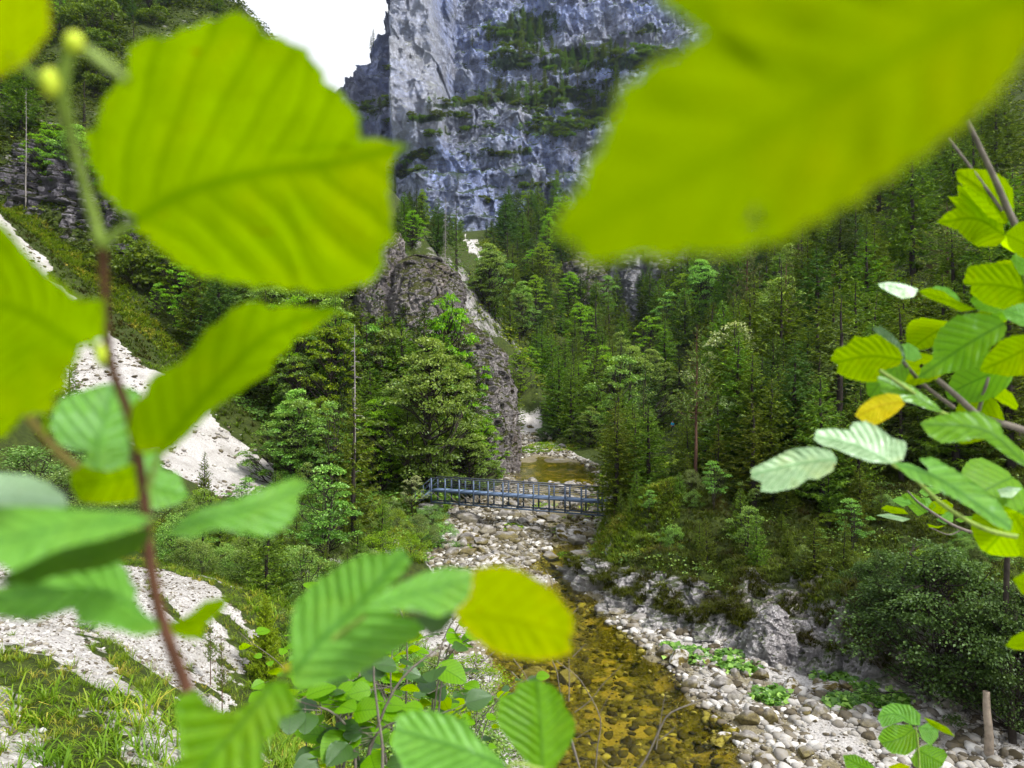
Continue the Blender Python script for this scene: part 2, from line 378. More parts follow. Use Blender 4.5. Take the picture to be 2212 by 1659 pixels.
bedc = t.mix(t.ramp(t.noise(pos, .8, 4, .5), [(.52, 0.), (.60, .85)]), bedc, t.mix(t.ramp(nC, [(.4, 0.), (.6, 1.)]), (.50, .42, .10), (.36, .28, .05)))
c = t.mix(wet, c, bedc)
hh = t.math('ADD', t.math('MULTIPLY', vor.outputs['Distance'], -.5), t.math('ADD', t.math('MULTIPLY', nC, .6), rk))
GROUND_MAT = t.pbr(c, .9, t.bump(hh, .8, .12), .2)
me = mesh_np('terrain', np.stack([Xg, Yg, Zg], 1), grid_faces(NR, NC), GROUND_MAT, True, {'gravel': G, 'wet': UNDER, 'damp': DAMP})
link('terrain', me, kind='structure')
# water sheet
t = NT('river_water'); pos = t.coord(scale=(1, .55, 1))
nz = t.noise(pos, 2.2, 4, .6, .6); nf = t.noise(pos, 9, 3, .5, .4)
bm = t.bump(t.math('ADD', nz, t.math('MULTIPLY', nf, .35)), .55, .06)
fr = t.n('ShaderNodeFresnel', i_IOR=1.33); t.set(fr, 'Normal', bm)
tp = t.n('ShaderNodeBsdfTransparent', i_0=(.84, .80, .34))
gl = t.n('ShaderNodeBsdfGlossy', i_0=(.9, .95, 1.0), i_Roughness=.04); t.set(gl, 'Normal', bm)
ms = t.n('ShaderNodeMixShader', i_0=t.math('MULTIPLY', fr, 1.15, True)); t.t.links.new(tp.outputs[0], ms.inputs[1]); t.t.links.new(gl.outputs[0], ms.inputs[2])
t.t.links.new(ms.outputs[0], t.out.inputs[0]); WATER = t.m
ys = np.linspace(6, 103, 120); ts = np.linspace(0, 1, 24)
wy = np.repeat(ys, 24); l = np.interp(wy, TY, TL)-.4; r = np.interp(wy, TY, TR)+.2
wx = l+(r-l)*np.tile(ts, 120)
link('river_water', mesh_np('river_water', np.stack([wx, wy, zr(wy)], 1), grid_faces(120, 24), WATER, True), kind='structure')
# ---------------------------------------------------------------- rock
def rockmat(name, cold, scale, tint=(1, 1, 1), moss=.5, streak=.35, mossc=((.035, .05, .01), (.11, .12, .02)), up=.55, dark=1.0):
    t = NT(name); p1 = t.coord(); ps = t.coord(scale=(1, 1, streak)); pb = t.coord(scale=(.35, .35, 1.6))
    a = t.noise(ps, .9*scale, 10, .72, .4); b = t.noise(p1, .16*scale, 6, .6); s = t.noise(pb, .5*scale, 8, .7, .3); f = t.noise(p1, 4*scale, 6, .75)
    k = lambda c: tuple(x*y*dark for x, y in zip(c, tint))
    col = t.ramp(a, [(.28, k((.17, .17, .175))), (.40, k((.34, .34, .35))), (.53, k((.50, .50, .51))), (.68, k((.68, .67, .67)))])
    col = t.mix(t.ramp(b, [(.42, 0.), (.62, .75)]), col, k(cold))
    col = t.mix(t.ramp(s, [(.38, .5), (.46, 0.)]), col, k((.12, .115, .12)))
    col = t.mix(t.ramp(t.noise(ps, .33*scale, 6, .7), [(.56, 0.), (.70, .6)]), col, k((.50, .43, .35)))
    cr = t.n('ShaderNodeTexVoronoi', feature='DISTANCE_TO_EDGE', i_Scale=1.5*scale, i_Vector=t.n('ShaderNodeVectorMath', operation='ADD', i_0=ps, i_1=t.n('ShaderNodeVectorMath', operation='SCALE', i_0=t.noise(p1, 1.2*scale, 5, .7).outputs['Color'], i_Scale=1.6/scale)))
    cr2 = t.n('ShaderNodeTexVoronoi', feature='DISTANCE_TO_EDGE', i_Scale=5*scale, i_Vector=t.n('ShaderNodeVectorMath', operation='ADD', i_0=p1, i_1=t.n('ShaderNodeVectorMath', operation='SCALE', i_0=t.noise(p1, 4*scale, 5, .7).outputs['Color'], i_Scale=.5/scale)))
    ck = t.math('MULTIPLY', t.ramp(cr.outputs['Distance'], [(.0, 0.), (.06, 1.)]), t.ramp(cr2.outputs['Distance'], [(.0, .35), (.09, 1.)]))
    col = t.mix(t.ramp(ck, [(0, .55), (1, 0.)]), col, k((.12, .115, .12)))
    geo = t.n('ShaderNodeNewGeometry'); sep = t.n('ShaderNodeSeparateXYZ', i_0=geo.outputs['Normal'])
    mf = t.math('ADD', sep.outputs[2], t.math('MULTIPLY', t.math('SUBTRACT', t.noise(p1, .6*scale, 6, .7), .5), 1.6))
    mc = t.ramp(f, [(.35, mossc[0]), (.65, mossc[1])])
    col = t.mix(t.math('MULTIPLY', t.ramp(mf, [(up-.08, 0.), (up+.1, 1.)]), moss), col, mc)
    hgt = t.math('ADD', t.math('MULTIPLY', a, 1.0), t.math('ADD', t.math('MULTIPLY', s, .3), t.math('ADD', t.math('MULTIPLY', f, .35), t.math('MULTIPLY', ck, .5))))
    if name == 'bank_rock': col = t.mix(t.math('MULTIPLY', t.ramp(t.attr('low'), [(.3, 0.), (.9, .75)]), t.ramp(b, [(.3, .5), (.6, 1.)])), col, (.74, .72, .70))
    if name == 'limestone':
        lay = t.noise(t.coord(scale=(.05, .05, .42)), 1.0, 6, .65, .5); col = t.mix(t.ramp(lay, [(.40, .6), (.47, 0.)]), col, k((.15, .155, .20)))
        col = t.mix(t.ramp(t.noise(t.coord(scale=(.28, .28, .035)), 1.0, 6, .65, .4), [(.52, 0.), (.64, .55)]), col, k((.62, .63, .66)))
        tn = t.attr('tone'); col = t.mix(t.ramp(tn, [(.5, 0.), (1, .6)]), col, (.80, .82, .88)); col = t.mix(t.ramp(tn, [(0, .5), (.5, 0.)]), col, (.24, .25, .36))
        col = t.mix(t.math('MULTIPLY', t.ramp(t.math('ADD', t.attr('veg'), t.math('MULTIPLY', t.math('SUBTRACT', f, .5), 1.2)), [(.42, 0.), (.58, 1.)]), .92), col, mc)
    return t.pbr(col, .92, t.bump(hgt, 1.0, .9/scale), .15)
# far limestone wall: y as a function of x and z
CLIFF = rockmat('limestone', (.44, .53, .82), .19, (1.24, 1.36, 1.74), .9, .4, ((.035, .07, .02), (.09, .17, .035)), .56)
nx, nz_ = 760, 620
xs = np.linspace(-118, 260, nx); zs = np.linspace(30, 290, nz_)
Zc = np.repeat(zs, nx); Xc = np.tile(xs, nz_)
def cliff_y(X, Z):
    y = 345+.34*(Z-60)
    p3 = lambda s, k, zk=1: np.stack([X/s, Z/s*zk, np.full_like(X, k*5.1)], 1)
    # the tall smooth face at upper left stands forward and nearly vertical; the rest steps back in ledges
    face = sstep(-63, -59, X+.06*(Z-180))*sstep(-33, -42, X+.1*(Z-180))*sstep(112, 140, Z)
    y = y-face*(.30*(Z-118)+6)
    y = y+fbm(p3(60, 1, .8), 3)*26-fbm(p3(30, 2, .45), 4, ridged=True)*11
    y = y-fbm(p3(12, 3, .35), 4, ridged=True)*4.5*(1-.5*face)
    # bedding steps
    zz = Z+fbm(p3(45, 4), 3)*16+X*.10
    for per, amp in ((37., 10.), (14.5, 2.6), (4.6, .5)):
        ph = (zz/per) % 1
        y = y+amp*(sstep(.0, .22, ph)-ph)*(1-.65*face)
    y = y+fbm(p3(3.5, 6, .7), 4)*1.3+facets(p3(17, 7, .6), 1)*5*(1-.5*face)+facets(p3(6.5, 8, .7), 2)*2.2+facets(p3(2.6, 9), 3)*.7
    # recess left of the face and skyline corner
    y = y+sstep(-60, -66, X+.06*(Z-180))*20*sstep(60, 120, Z)-sstep(-80, -86, X)*6
    y = y+sstep(150, 160, Z-.35*(X+30))*sstep(-36, -30, X)*16            # the upper wall right of the smooth face stands back behind a ramp
    return y
Yc = cliff_y(Xc, Zc)
Vc = np.stack([Xc, Yc, Zc], 1)
fc = grid_faces(nz_, nx)
CV = [  # green ledges: bearing, half sizes, density
 (1130,60,85,70,1),(1240,130,95,45,1),(1380,130,120,40,1),(1110,130,60,40,1),(1200,210,110,45,1),(1300,240,70,55,1),(1210,275,90,35,1),(935,255,60,18,1),(985,225,55,16,1),(1060,215,55,22,.8),(905,335,45,18,.9),(870,370,30,25,.9),
 (1060,335,60,16,.6),(1140,330,70,20,.6),(1000,30,30,20,.4),(1100,425,60,14,.7),(1180,400,60,18,.6),(800,240,60,60,.55),(790,60,22,50,.7),(1000,395,60,9,.4),(1150,480,70,20,.9),(960,290,50,10,.6),(1430,60,120,25,.6),(1120,380,50,8,.6),(900,410,40,10,.5),(1060,270,40,10,.6),(850,150,20,60,.15)]
TONE = .5+.5*sstep(-63, -59, Xc+.06*(Zc-180))*sstep(-33, -42, Xc+.1*(Zc-180))*sstep(112, 140, Zc)-.5*sstep(-60, -64, Xc+.06*(Zc-180))*sstep(100, 120, Zc)  # shade painted into the colour: left recess darker; clean limestone face paler
VG = np.zeros_like(Xc); Ub = 1106+Xc/Yc*F; Vb = 829.5-(Zc-CAMZ)/Yc*F
for (u, v, a, b, k) in CV: VG = np.maximum(VG, k*np.exp(-(((Ub-u)/a)**2+((Vb-v+(Ub-u)*.12)/(b*.62))**2)))
VG = np.clip(VG*.9+fbm(np.stack([Xc/9, Zc/3.5, Xc*0], 1), 4)*.7*(VG > .02), 0, 1)
# skyline: the wall ends along a stepped edge on the left
ex = np.interp(Zc, [30, 120, 166, 171, 176, 178, 188, 190, 202, 204, 209, 212, 221, 290], [-112, -104, -95, -92, -90, -86.5, -86, -81.5, -81, -77.5, -76, -73.5, -71, -62])+fbm(np.stack([Zc/5, Zc*0, Xc*0], 1), 3)*2.2
keep = (Xc > ex)[fc].all(1)
fk = fc[keep]
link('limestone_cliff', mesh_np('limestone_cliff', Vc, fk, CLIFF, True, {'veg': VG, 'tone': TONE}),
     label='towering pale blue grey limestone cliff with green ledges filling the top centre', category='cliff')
def blob_rock(name, zs, xc, yc, wx, wy, mat, nt=220, nzv=220, amp=(1.6, .8, .35), sc=(7, 2.6, .9), crack=None, seed=0, **kw):
    """rock mass lofted from ground to summit; cross-section centre and half widths by height"""
    z = np.linspace(zs[0], zs[-1], nzv); cx = np.interp(z, zs, xc); cyy = np.interp(z, zs, yc); ax = np.interp(z, zs, wx); ay = np.interp(z, zs, wy)
    th = np.linspace(0, 2*pi, nt, endpoint=False)
    ct = np.sign(np.cos(th))*np.abs(np.cos(th))**.75; stt = np.sign(np.sin(th))*np.abs(np.sin(th))**.75
    X = cx[:, None]+ax[:, None]*ct; Y = cyy[:, None]+ay[:, None]*stt; Z = np.repeat(z[:, None], nt, 1)
    V = np.stack([X.ravel(), Y.ravel(), Z.ravel()], 1)
    D = np.stack([np.tile(np.cos(th), nzv), np.tile(np.sin(th), nzv), np.zeros(nt*nzv)], 1)
    k = np.array([1, 1, .2])
    d = amp[0]*fbm(V/sc[0]*k+seed, 3, ridged=True)+amp[1]*fbm(V/sc[1]*k+seed+9, 4, ridged=True)+amp[2]*fbm(V/sc[2]+seed+5, 4)
    ph = ((V[:, 2]+V[:, 0]*.25+2*fbm(V/6+seed, 2))/1.7) % 1; d = d+.08*(sstep(0, .3, ph)-ph)*amp[0]+amp[0]*.6*facets(V/sc[1]*[1, 1, .28]+seed, 1)+amp[1]*.9*facets(V/sc[2]*.7*[1, 1, .35]+seed, 2)+amp[2]*facets(V/sc[2]*1.8+seed, 3)
    if crack is not None: d = d-crack(V)
    taper = np.minimum(1, np.repeat(np.minimum(ax, ay), nt)/(amp[0]*1.2+.01))
    V = V+D*(d*taper)[:, None]
    i = np.arange(nzv-1)[:, None]*nt+np.arange(nt)[None]; j = np.arange(nzv-1)[:, None]*nt+(np.arange(nt)[None]+1) % nt
    Fs = np.stack([i, j, j+nt, i+nt], -1).reshape(-1, 4)
    V = np.vstack([V, [V[-nt:].mean(0)]]); a = (nzv-1)*nt+np.arange(nt); b = (nzv-1)*nt+(np.arange(nt)+1) % nt
    tri = np.stack([a, b, np.full(nt, len(V)-1)], 1)
    return link(name, mesh_np(name, V, [Fs, tri], mat, True), **kw)
OUT = rockmat('outcrop_rock', (.37, .35, .36), .55, (1.12, 1.04, 1.04), .92, .35, ((.05, .06, .007), (.13, .15, .016)), .40, 1.0)
# central outcrop: the fin whose right edge falls to the river
_z = [-1, 2.7, 6, 10.6, 15.2, 16.6, 19.1, 20.5, 22, 23.7, 25.5, 26.5, 27.4]; _r = [-.9, -.2, -.4, -.9, -2.3, -3.3, -6.2, -6.7, -6.6, -6.8, -8.2, -9.6, -10.8]; _l = [-13, -13.5, -13.5, -13.8, -14, -14, -14, -14, -14, -14, -13.9, -13.8, -12.8]
blob_rock('rock_outcrop', _z, [(a+b)/2 for a, b in zip(_r, _l)], [89, 89, 90, 91, 91.5, 92, 93, 93, 93.5, 94, 94.5, 95, 95.5],
  [(a-b)/2 for a, b in zip(_r, _l)], [7, 7.5, 8, 8, 7.5, 7, 6.3, 6, 5.5, 5, 4, 3, 1.4], OUT, seed=1, nt=420, nzv=300, amp=(.95, .5, .24),
  label='craggy grey rock outcrop with mossy shelves dropping to the river behind the footbridge', category='rock outcrop')
blob_rock('rock_spire', [4, 12, 18, 22, 25, 28, 29.4, 30.4], [-17.2, -17.2, -17, -16.9, -16.3, -15.4, -14.9, -14.7], [92, 93, 94, 94, 94.5, 95, 95, 95], [3.1, 2.9, 2.5, 2.2, 1.9, 1.2, .7, .25], [6, 5, 4, 3.5, 3, 2, .9, .3], OUT, 200, 220, (.6, .4, .2), seed=6,
  label='narrow rock spire split from the mossy outcrop by a dark crack', category='rock spire')
blob_rock('crag', [8, 14, 18, 21.5, 23.5], [-21, -21, -21, -20.5, -20], [97]*5, [6, 5.5, 4.6, 3.3, 1.5], [5, 4.5, 4, 3, 1.5], OUT, 140, 120, (1.2, .6, .3), seed=11,
  label='low grey rock face in the trees left of the split outcrop', category='rock face')
# pale crag in the forest, centre right
PALE = rockmat('pale_crag', (.40, .42, .50), .16, (1.12, 1.1, 1.14), .8, .35, ((.03, .05, .01), (.08, .11, .02)), .6)
blob_rock('pale_crag', [20, 32, 40, 46, 52, 56], [48, 47, 46, 46, 47, 50], [222, 222, 224, 226, 230, 234], [14, 15, 14, 14, 12, 6], [10, 9, 8, 8, 6, 3], PALE, 240, 200, (3.5, 1.8, .8), (16, 6, 2), seed=21,
  crack=lambda V: 3.5*np.exp(-((V[:, 0]-38.5-(V[:, 2]-40)*.08)/.8)**2)*(V[:, 1] < 224),
  label='pale streaked crag with a black cleft above the centre right forest', category='crag')
blob_rock('mossy_crag', [24, 32, 40, 48, 53], [29, 28, 28, 27, 27], [228, 228, 230, 233, 236], [11, 10, 9, 8, 4], [8, 8, 7, 6, 3], OUT, 160, 140, (3, 1.6, .7), (14, 6, 2), seed=25,
  label='mossy dark crag left of the black cleft in the forest', category='crag')
# dark rock band on the left mountain
LEFTR = rockmat('dark_rock', (.16, .16, .20), .35, (.95, .90, 1.02), .95, .6, ((.02, .03, .006), (.07, .08, .015)), .45)
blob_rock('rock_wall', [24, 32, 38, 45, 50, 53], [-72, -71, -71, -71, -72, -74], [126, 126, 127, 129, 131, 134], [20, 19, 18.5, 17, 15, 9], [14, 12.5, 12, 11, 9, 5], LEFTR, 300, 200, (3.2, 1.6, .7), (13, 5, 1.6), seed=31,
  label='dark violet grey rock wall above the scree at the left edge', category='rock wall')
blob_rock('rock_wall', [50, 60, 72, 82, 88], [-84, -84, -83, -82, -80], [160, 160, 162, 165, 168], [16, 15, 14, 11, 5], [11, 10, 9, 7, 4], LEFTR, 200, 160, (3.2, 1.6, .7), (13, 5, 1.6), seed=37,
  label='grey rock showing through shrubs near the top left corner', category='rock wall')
# rocks at the foot of the right bank
BANK = rockmat('bank_rock', (.46, .44, .46), 1.3, (1.65, 1.6, 1.62), .85, .3, ((.04, .06, .008), (.12, .18, .02)), .78)
foot = spl([P(*q)[:2] for q in ((1225,1235,46.2),(1232,1262,44.2),(1255,1292,41.6),(1310,1325,39.4),(1375,1355,37.2),(1450,1378,35.6),(1520,1398,34.3),(1575,1408,33.6),(1630,1425,32.9),(1700,1455,31.7),(1790,1500,30.2),(1900,1545,28.9),(2040,1570,27.6),(2230,1590,26.6))], 620)
hw = np.interp(np.linspace(0, 1, 620), np.linspace(0, 1, 14), [.4, .8, 1.2, 1.4, 1.5, 1.6, 1.8, 2.1, 2.1, 2.4, 2.6, 2.0, 1.4, .9])
ls = np.concatenate([[0], np.cumsum(np.linalg.norm(np.diff(foot, axis=0), axis=1))])
hw = hw*(1+.5*fbm(np.stack([ls/2.3, ls*0, ls*0], 1), 3)); tg = np.gradient(foot, axis=0); tg /= np.linalg.norm(tg, axis=1)[:, None]
nv = np.stack([-tg[:, 1], tg[:, 0]], 1); nv = nv*np.sign(nv[:, :1]*1.0+nv[:, 1:]*.5)       # into the bank
q = np.linspace(-.35, 1.15, 90); back = np.interp(q, [-.35, 0, .25, .6, .9, 1.15], [-.5, -.25, .25, .62, 1.3, 2.4])
Pw = np.zeros((90, 620, 3)); Pw[..., :2] = foot[None]+nv[None]*(back[:, None]*hw[None]*.72)[..., None]; Pw[..., 2] = (zr(foot[:, 1])+.05)[None]+q[:, None]*hw[None]
V = Pw.reshape(-1, 3); ss_ = np.tile(ls, 90)
d = .55*fbm(np.stack([ss_/1.1, V[:, 2]/4, V[:, 1]*0], 1), 4, ridged=True)+.55*facets(V/[1.5, 1.5, 2.2], 4)+.22*facets(V/.6, 5)+.09*facets(V/.22, 6)
N3 = np.stack([-np.tile(nv[:, 0], 90), -np.tile(nv[:, 1], 90), np.full(len(V), .35)], 1)
hol = np.exp(-((ss_-np.interp(2.35, np.arange(14), np.interp(np.linspace(0, 1, 14), np.linspace(0, 1, 620), ls)))/1.0)**2-((V[:, 2]+.75)/.55)**2)*1.6   # the dark hollow at the water
V = V+N3*(d-hol)[:, None]
WALLV = V[(np.repeat(q, 620) > .35)]
link('bank_rock', mesh_np('bank_rock', V, grid_faces(90, 620), BANK, True, {'low': np.clip(1-(V[:, 2]-zr(V[:, 1]))/.9+.35*fbm(V/1.5, 3), 0, 1)}), label='long ribbed rock foot of the mossy bank with a dark hollow at the water', category='rock')
for k, (u, v, y, w, d, h, lab) in enumerate([
   (1683, 1462, 31.0, .85, .75, 2.3, 'pointed grey rock rising from the gravel at the foot of the mossy bank')]):
    x, yy_, z = P(u, v, y); zb = h1(x, y)
    blob_rock('pointed_rock', [zb-.6, zb+h*.2, zb+h*.5, zb+h*.8, zb+h], [x, x, x+.1*w, x+.15*w, x+.12*w], [y+d]*5, [w*1.3, w*1.1, w*.85, w*.45, w*.08], [d*1.2, d, d*.8, d*.5, d*.1], BANK, 140, 120,
      (.28, .2, .1), (1.6, .8, .3), seed=40+k*3, label=lab, category='rock')
# ---------------------------------------------------------------- boulders and stones
def ico(sub):
    import bmesh
    bm = bmesh.new(); bmesh.ops.create_icosphere(bm, subdivisions=sub, radius=1)
    V = np.array([v.co[:] for v in bm.verts]); Fq = np.array([[v.index for v in f.verts] for f in bm.faces]); bm.free(); return V, Fq
def rock_shape(seed, sub=3, ang=.35, rough=.22):
    V, Fq = ico(sub); rs = np.random.RandomState(seed)
    for k in range(12):                         # planar cuts make facets
        n = rnd_dirs(1, rs)[0]; d = rs.uniform(.48, .85); s = V@n; V = V-np.clip(s-d, 0, None)[:, None]*n*(1-ang*.1)
    V = V+V*(fbm(V*1.5+seed, 4)*rough)[:, None]
    return V, Fq
t = NT('boulder'); po = t.coord(True); pw = t.coord()
a = t.noise(po, 1.6, 7, .7); b = t.noise(pw, 1.1, 5, .6); f = t.noise(pw, 9, 5, .7)
oi = t.n('ShaderNodeObjectInfo').outputs['Random']
c = t.ramp(a, [(.3, (.11, .095, .08)), (.45, (.25, .235, .22)), (.62, (.41, .395, .38)), (.78, (.62, .61, .60))])
c = t.mix(t.math('MULTIPLY', oi, .45), c, (.22, .20, .20), 'MULTIPLY')
sp = t.n('ShaderNodeSeparateXYZ', i_0=t.n('ShaderNodeTexCoord').outputs['Object'])
stain = t.ramp(t.math('ADD', sp.outputs[2], t.math('MULTIPLY', t.math('SUBTRACT', b, .5), 2.2)), [(.35, .9), (.75, 0.)])
c = t.mix(t.math('MULTIPLY', stain, t.ramp(oi, [(.0, .25), (.6, 1.)])), c, t.ramp(f, [(.35, (.055, .040, .012)), (.65, (.19, .16, .05))]))
BOULDER = t.pbr(c, .85, t.bump(t.math('ADD', a, t.math('MULTIPLY', f, .4)), .6, .06), .25)
t = NT('mossy_boulder'); po = t.coord(True); f = t.noise(t.coord(), 7, 6, .7); a = t.noise(po, 1.3, 6, .7)
c = t.mix(t.ramp(a, [(.44, 0.), (.54, 1.)]), t.ramp(f, [(.3, (.40, .38, .36)), (.7, (.62, .60, .58))]), t.ramp(f, [(.35, (.045, .035, .010)), (.55, (.12, .09, .02)), (.7, (.17, .17, .03))]))
MOSSB = t.pbr(c, .9, t.bump(f, .8, .06), .2)
protoR = [mesh_np('boulder', *rock_shape(50+i, 4), BOULDER, False) for i in range(7)]
protoM = [mesh_np('mossy_boulder', *rock_shape(70+i, 4), MOSSB, False) for i in range(2)]
for m_ in protoR+protoM: m_.polygons.foreach_set('use_smooth', np.ones(len(m_.polygons), bool))
def boulder(x, y, sx, sy, sz, label, group=None, me=None, rz=None, sink=.3):
    o = link('boulder', me or random.choice(protoR)); z = h1(x, y)
    o.location = (x, y, z+sz*(1-sink)-sz*.45); o.scale = (sx, sy, sz)
    o.rotation_euler = (random.uniform(-.2, .2), random.uniform(-.2, .2), random.uniform(0, 6.28) if rz is None else rz)
    o['label'] = label; o['category'] = 'boulder'
    if group: o['group'] = group
    return o
spec = [ # u, v, y, half width, half depth, half height, mossy, label
 (1052,1203,46.5,.98,.55,.42,0,'large smooth white slab of rock on the gravel below the footbridge'),
 (1238,1140,54.0,1.35,.8,.55,1,'broad moss covered boulder in the stream bed below the bridge'),
 (1466,1482,31.4,.62,.5,.5,1,'brown mossy boulder at the edge of the clear pool'),
 (1432,1455,32.2,.5,.42,.42,0,'white topped boulder beside the brown mossy one by the pool'),
 (1494,1532,29.2,.42,.36,.36,0,'white boulder with brown spots standing in the golden water'),
 (1552,1538,29.0,.58,.33,.33,0,'long white boulder lying half in the golden water'),
 (1584,1570,28.0,.36,.3,.26,0,'small pale boulder touching the long white one'),
 (1608,1612,26.3,.55,.4,.34,0,'pale ridged boulder at the lower edge of the shallow riffle'),
 (1655,1606,26.4,.42,.36,.34,0,'rounded grey white boulder right of the riffle'),
 (1560,1620,25.6,.62,.35,.3,1,'dark wet mossy boulder at the near edge of the pool'),
 (1605,1640,25.1,.55,.35,.26,0,'flat white boulder nearest the water outflow'),
 (1775,1525,28.6,.72,.4,.3,1,'flat moss topped boulder on the gravel bar'),
 (1708,1528,28.6,.42,.36,.34,1,'boulder with a moss cap left of the flat mossy one'),
 (1634,1462,30.8,.32,.28,.28,0,'bluish white block beside the pointed rock'),
 (1614,1466,30.8,.32,.28,.3,1,'dark mossy block left of the bluish white one'),
 (2055,1572,27.2,.95,.6,.5,0,'large blue grey boulder at the lower right under the shrub'),
 (1640,1500,29.8,.4,.35,.3,0,'pale boulder in the middle of the gravel bar'),
 (1515,1480,31.2,.38,.3,.26,1,'low brown boulder on the stones right of the pool'),
 (1150,1462,31.6,.75,.5,.45,0,'white and brown boulder in the pool behind bare twigs'),
 (1225,1470,31.4,.65,.5,.45,0,'second white rock in the pool behind the bare twigs'),
 (1390,1632,24.6,.26,.24,.2,0,'little white stone alone in the near pool'),
 (1205,1195,47.5,.55,.45,.45,0,'angular grey boulder by the upper pool'),
 (1150,1142,54.5,.9,.5,.42,0,'long dark grey boulder among the rapids'),
 (1115,1175,51.5,.5,.4,.35,0,'squat grey boulder left of the rapids pool'),
 (1330,1366,37.6,.6,.4,.2,0,'low white ledge stone at the water by the right bank'),
 (1378,1378,36.6,.75,.42,.28,0,'rough white boulder at the head of the gravel bar'),
 (1340,1405,33.6,.16,.14,.1,1,'tiny dark stone breaking the pool surface'),
 (925,1418,31.5,.6,.45,.36,0,'brown and white boulder on the left side of the stream'),
 (985,1405,32.5,.5,.4,.34,0,'pale boulder at the left edge of the stream'),
 (1120,1225,45.0,.75,.45,.35,1,'dark brown boulder just above the yellow leaf'),
]
for u, v, y, a, b, c, m, lab in spec:
    boulder((u-1106)/F*y, y, a, b, c, lab, None, random.choice(protoM) if m else random.choice(protoR), random.uniform(-.3, .3))
rs = np.random.RandomState(5); n = 0
while n < 215:                                          # field below and above the bridge
    y = rs.uniform(44, 80); x = rs.uniform(np.interp(y, TY, TL), np.interp(y, TY, TR)-.2)
    wl, wr = np.interp(y, WY, WL), np.interp(y, WY, WR)
    if y < 52 and wl-.3 < x < wr+.2: continue
    s = .17+.50*rs.rand()**1.9; n += 1
    boulder(x, y, s*rs.uniform(.9, 1.5), s*rs.uniform(.8, 1.2), s*rs.uniform(.55, .9), 'grey white boulder in the rocky stream bed around the footbridge', 'boulders in the stream bed around the bridge')
n = 0
while n < 90:
    y = rs.uniform(24, 36); r = np.interp(y, TY, TR); wr = np.interp(y, WY, WR); x = rs.uniform(wr+.2, r)
    s = .10+.26*rs.rand()**2.5; n += 1
    boulder(x, y, s*rs.uniform(.9, 1.4), s, s*rs.uniform(.6, .9), 'pale rounded stone on the gravel bar right of the clear pool', 'stones on the gravel bar')
for k in range(26):
    y = rs.uniform(45, 78); x = rs.uniform(np.interp(y, TY, TL)+.4, np.interp(y, TY, TR)-.8); s = rs.uniform(.55, 1.05)
    boulder(x, y, s*rs.uniform(.9, 1.5), s*.8, s*rs.uniform(.45, .7), 'large grey boulder standing out of the rocky stream bed around the footbridge', 'large boulders in the stream bed around the bridge', random.choice(protoM) if k % 3 == 0 else None)
for k in range(22):
    y = rs.uniform(104, 128); l, r = np.interp(y, TY, TL), np.interp(y, TY, TR); s = .3+.5*rs.rand()**2
    boulder(rs.uniform(l, r), y, s*1.3, s, s*.7, 'white boulder in the bright gully where the stream bends out of sight', 'boulders in the far gully')
# loose stones, uncountable
def scatter_stones(name, pts, s0, s1, mat, label, seed, sub=1, flat=.6):
    rs = np.random.RandomState(seed); n = len(pts); tv, tf = rock_shape(seed, sub, rough=.3)
    z = H(pts[:, 0], pts[:, 1]); s = s0+(s1-s0)*rs.rand(n)**4.5
    a = rs.rand(n)*6.28; fw = np.stack([np.cos(a), np.sin(a), rs.uniform(-.3, .3, n)], 1); up = rnd_dirs(n, rs)*.35+[0, 0, 1]
    V, Fm = merge(tv, tf, np.stack([pts[:, 0], pts[:, 1], z+s*flat*.25], 1), rots(up, fw), np.stack([s*rs.uniform(.8, 1.5, n), s, s*flat], 1))
    link(name, mesh_np(name, V, Fm, mat, False, {'rnd': np.repeat(rs.rand(n), len(tv))}), kind='stuff', label=label)
t = NT('pebble'); r_ = t.attr('rnd'); c = t.ramp(r_, [(0, (.05, .04, .022)), (.28, (.15, .13, .10)), (.6, (.32, .305, .285)), (.85, (.47, .455, .44)), (1, (.66, .65, .63))])
PEB = t.pbr(t.mix(t.ramp(t.noise(t.coord(), 6, 4), [(.5, 0.), (.7, .45)]), c, (.20, .16, .08)), .85, None, .25)
t = NT('algae_pebble'); r_ = t.attr('rnd'); c = t.ramp(r_, [(0, (.03, .025, .006)), (.5, (.11, .10, .018)), (.85, (.26, .24, .05)), (1, (.50, .47, .2))])
PEBW = t.pbr(c, .85, None, .25)
rs = np.random.RandomState(8)
def bedpts(n, y0, y1, water=False, lo=-.2):
    y = y0*(y1/y0)**rs.rand(n); l = np.interp(y, TY, TL); r = np.interp(y, TY, TR); x = l+(r-l)*rs.rand(n)
    e = np.minimum(x-np.interp(y, WY, WL), np.interp(y, WY, WR)-x)
    k = (e > .4) if water else (e < .5)
    return np.stack([x, y], 1)[k]
scatter_stones('gravel', bedpts(15000, 20, 60), .035, .16, PEB, 'loose pale stones covering the gravel banks of the stream', 1)
t = NT('grey_pebble'); r_ = t.attr('rnd'); c = t.ramp(r_, [(0, (.045, .035, .018)), (.35, (.15, .13, .09)), (.65, (.31, .29, .26)), (.88, (.48, .46, .44)), (1, (.70, .69, .67))])
PEBG = t.pbr(t.mix(t.ramp(t.noise(t.coord(), 3, 4), [(.48, 0.), (.62, .6)]), c, (.13, .11, .04)), .8, None, .3)
scatter_stones('gravel', bedpts(16000, 44, 122), .08, .42, PEBG, 'loose stones across the upper stream bed', 2)
scatter_stones('gravel', bedpts(11000, 20, 60, True), .06, .34, PEBW, 'golden brown stones on the floor of the clear pool', 3, flat=.35)
def polypts(poly, n, rs):
    poly = np.asarray(poly); lo = poly.min(0); hi = poly.max(0); q = lo+(hi-lo)*rs.rand(n, 2); return q[inpoly(q[:, 0], q[:, 1], poly)]
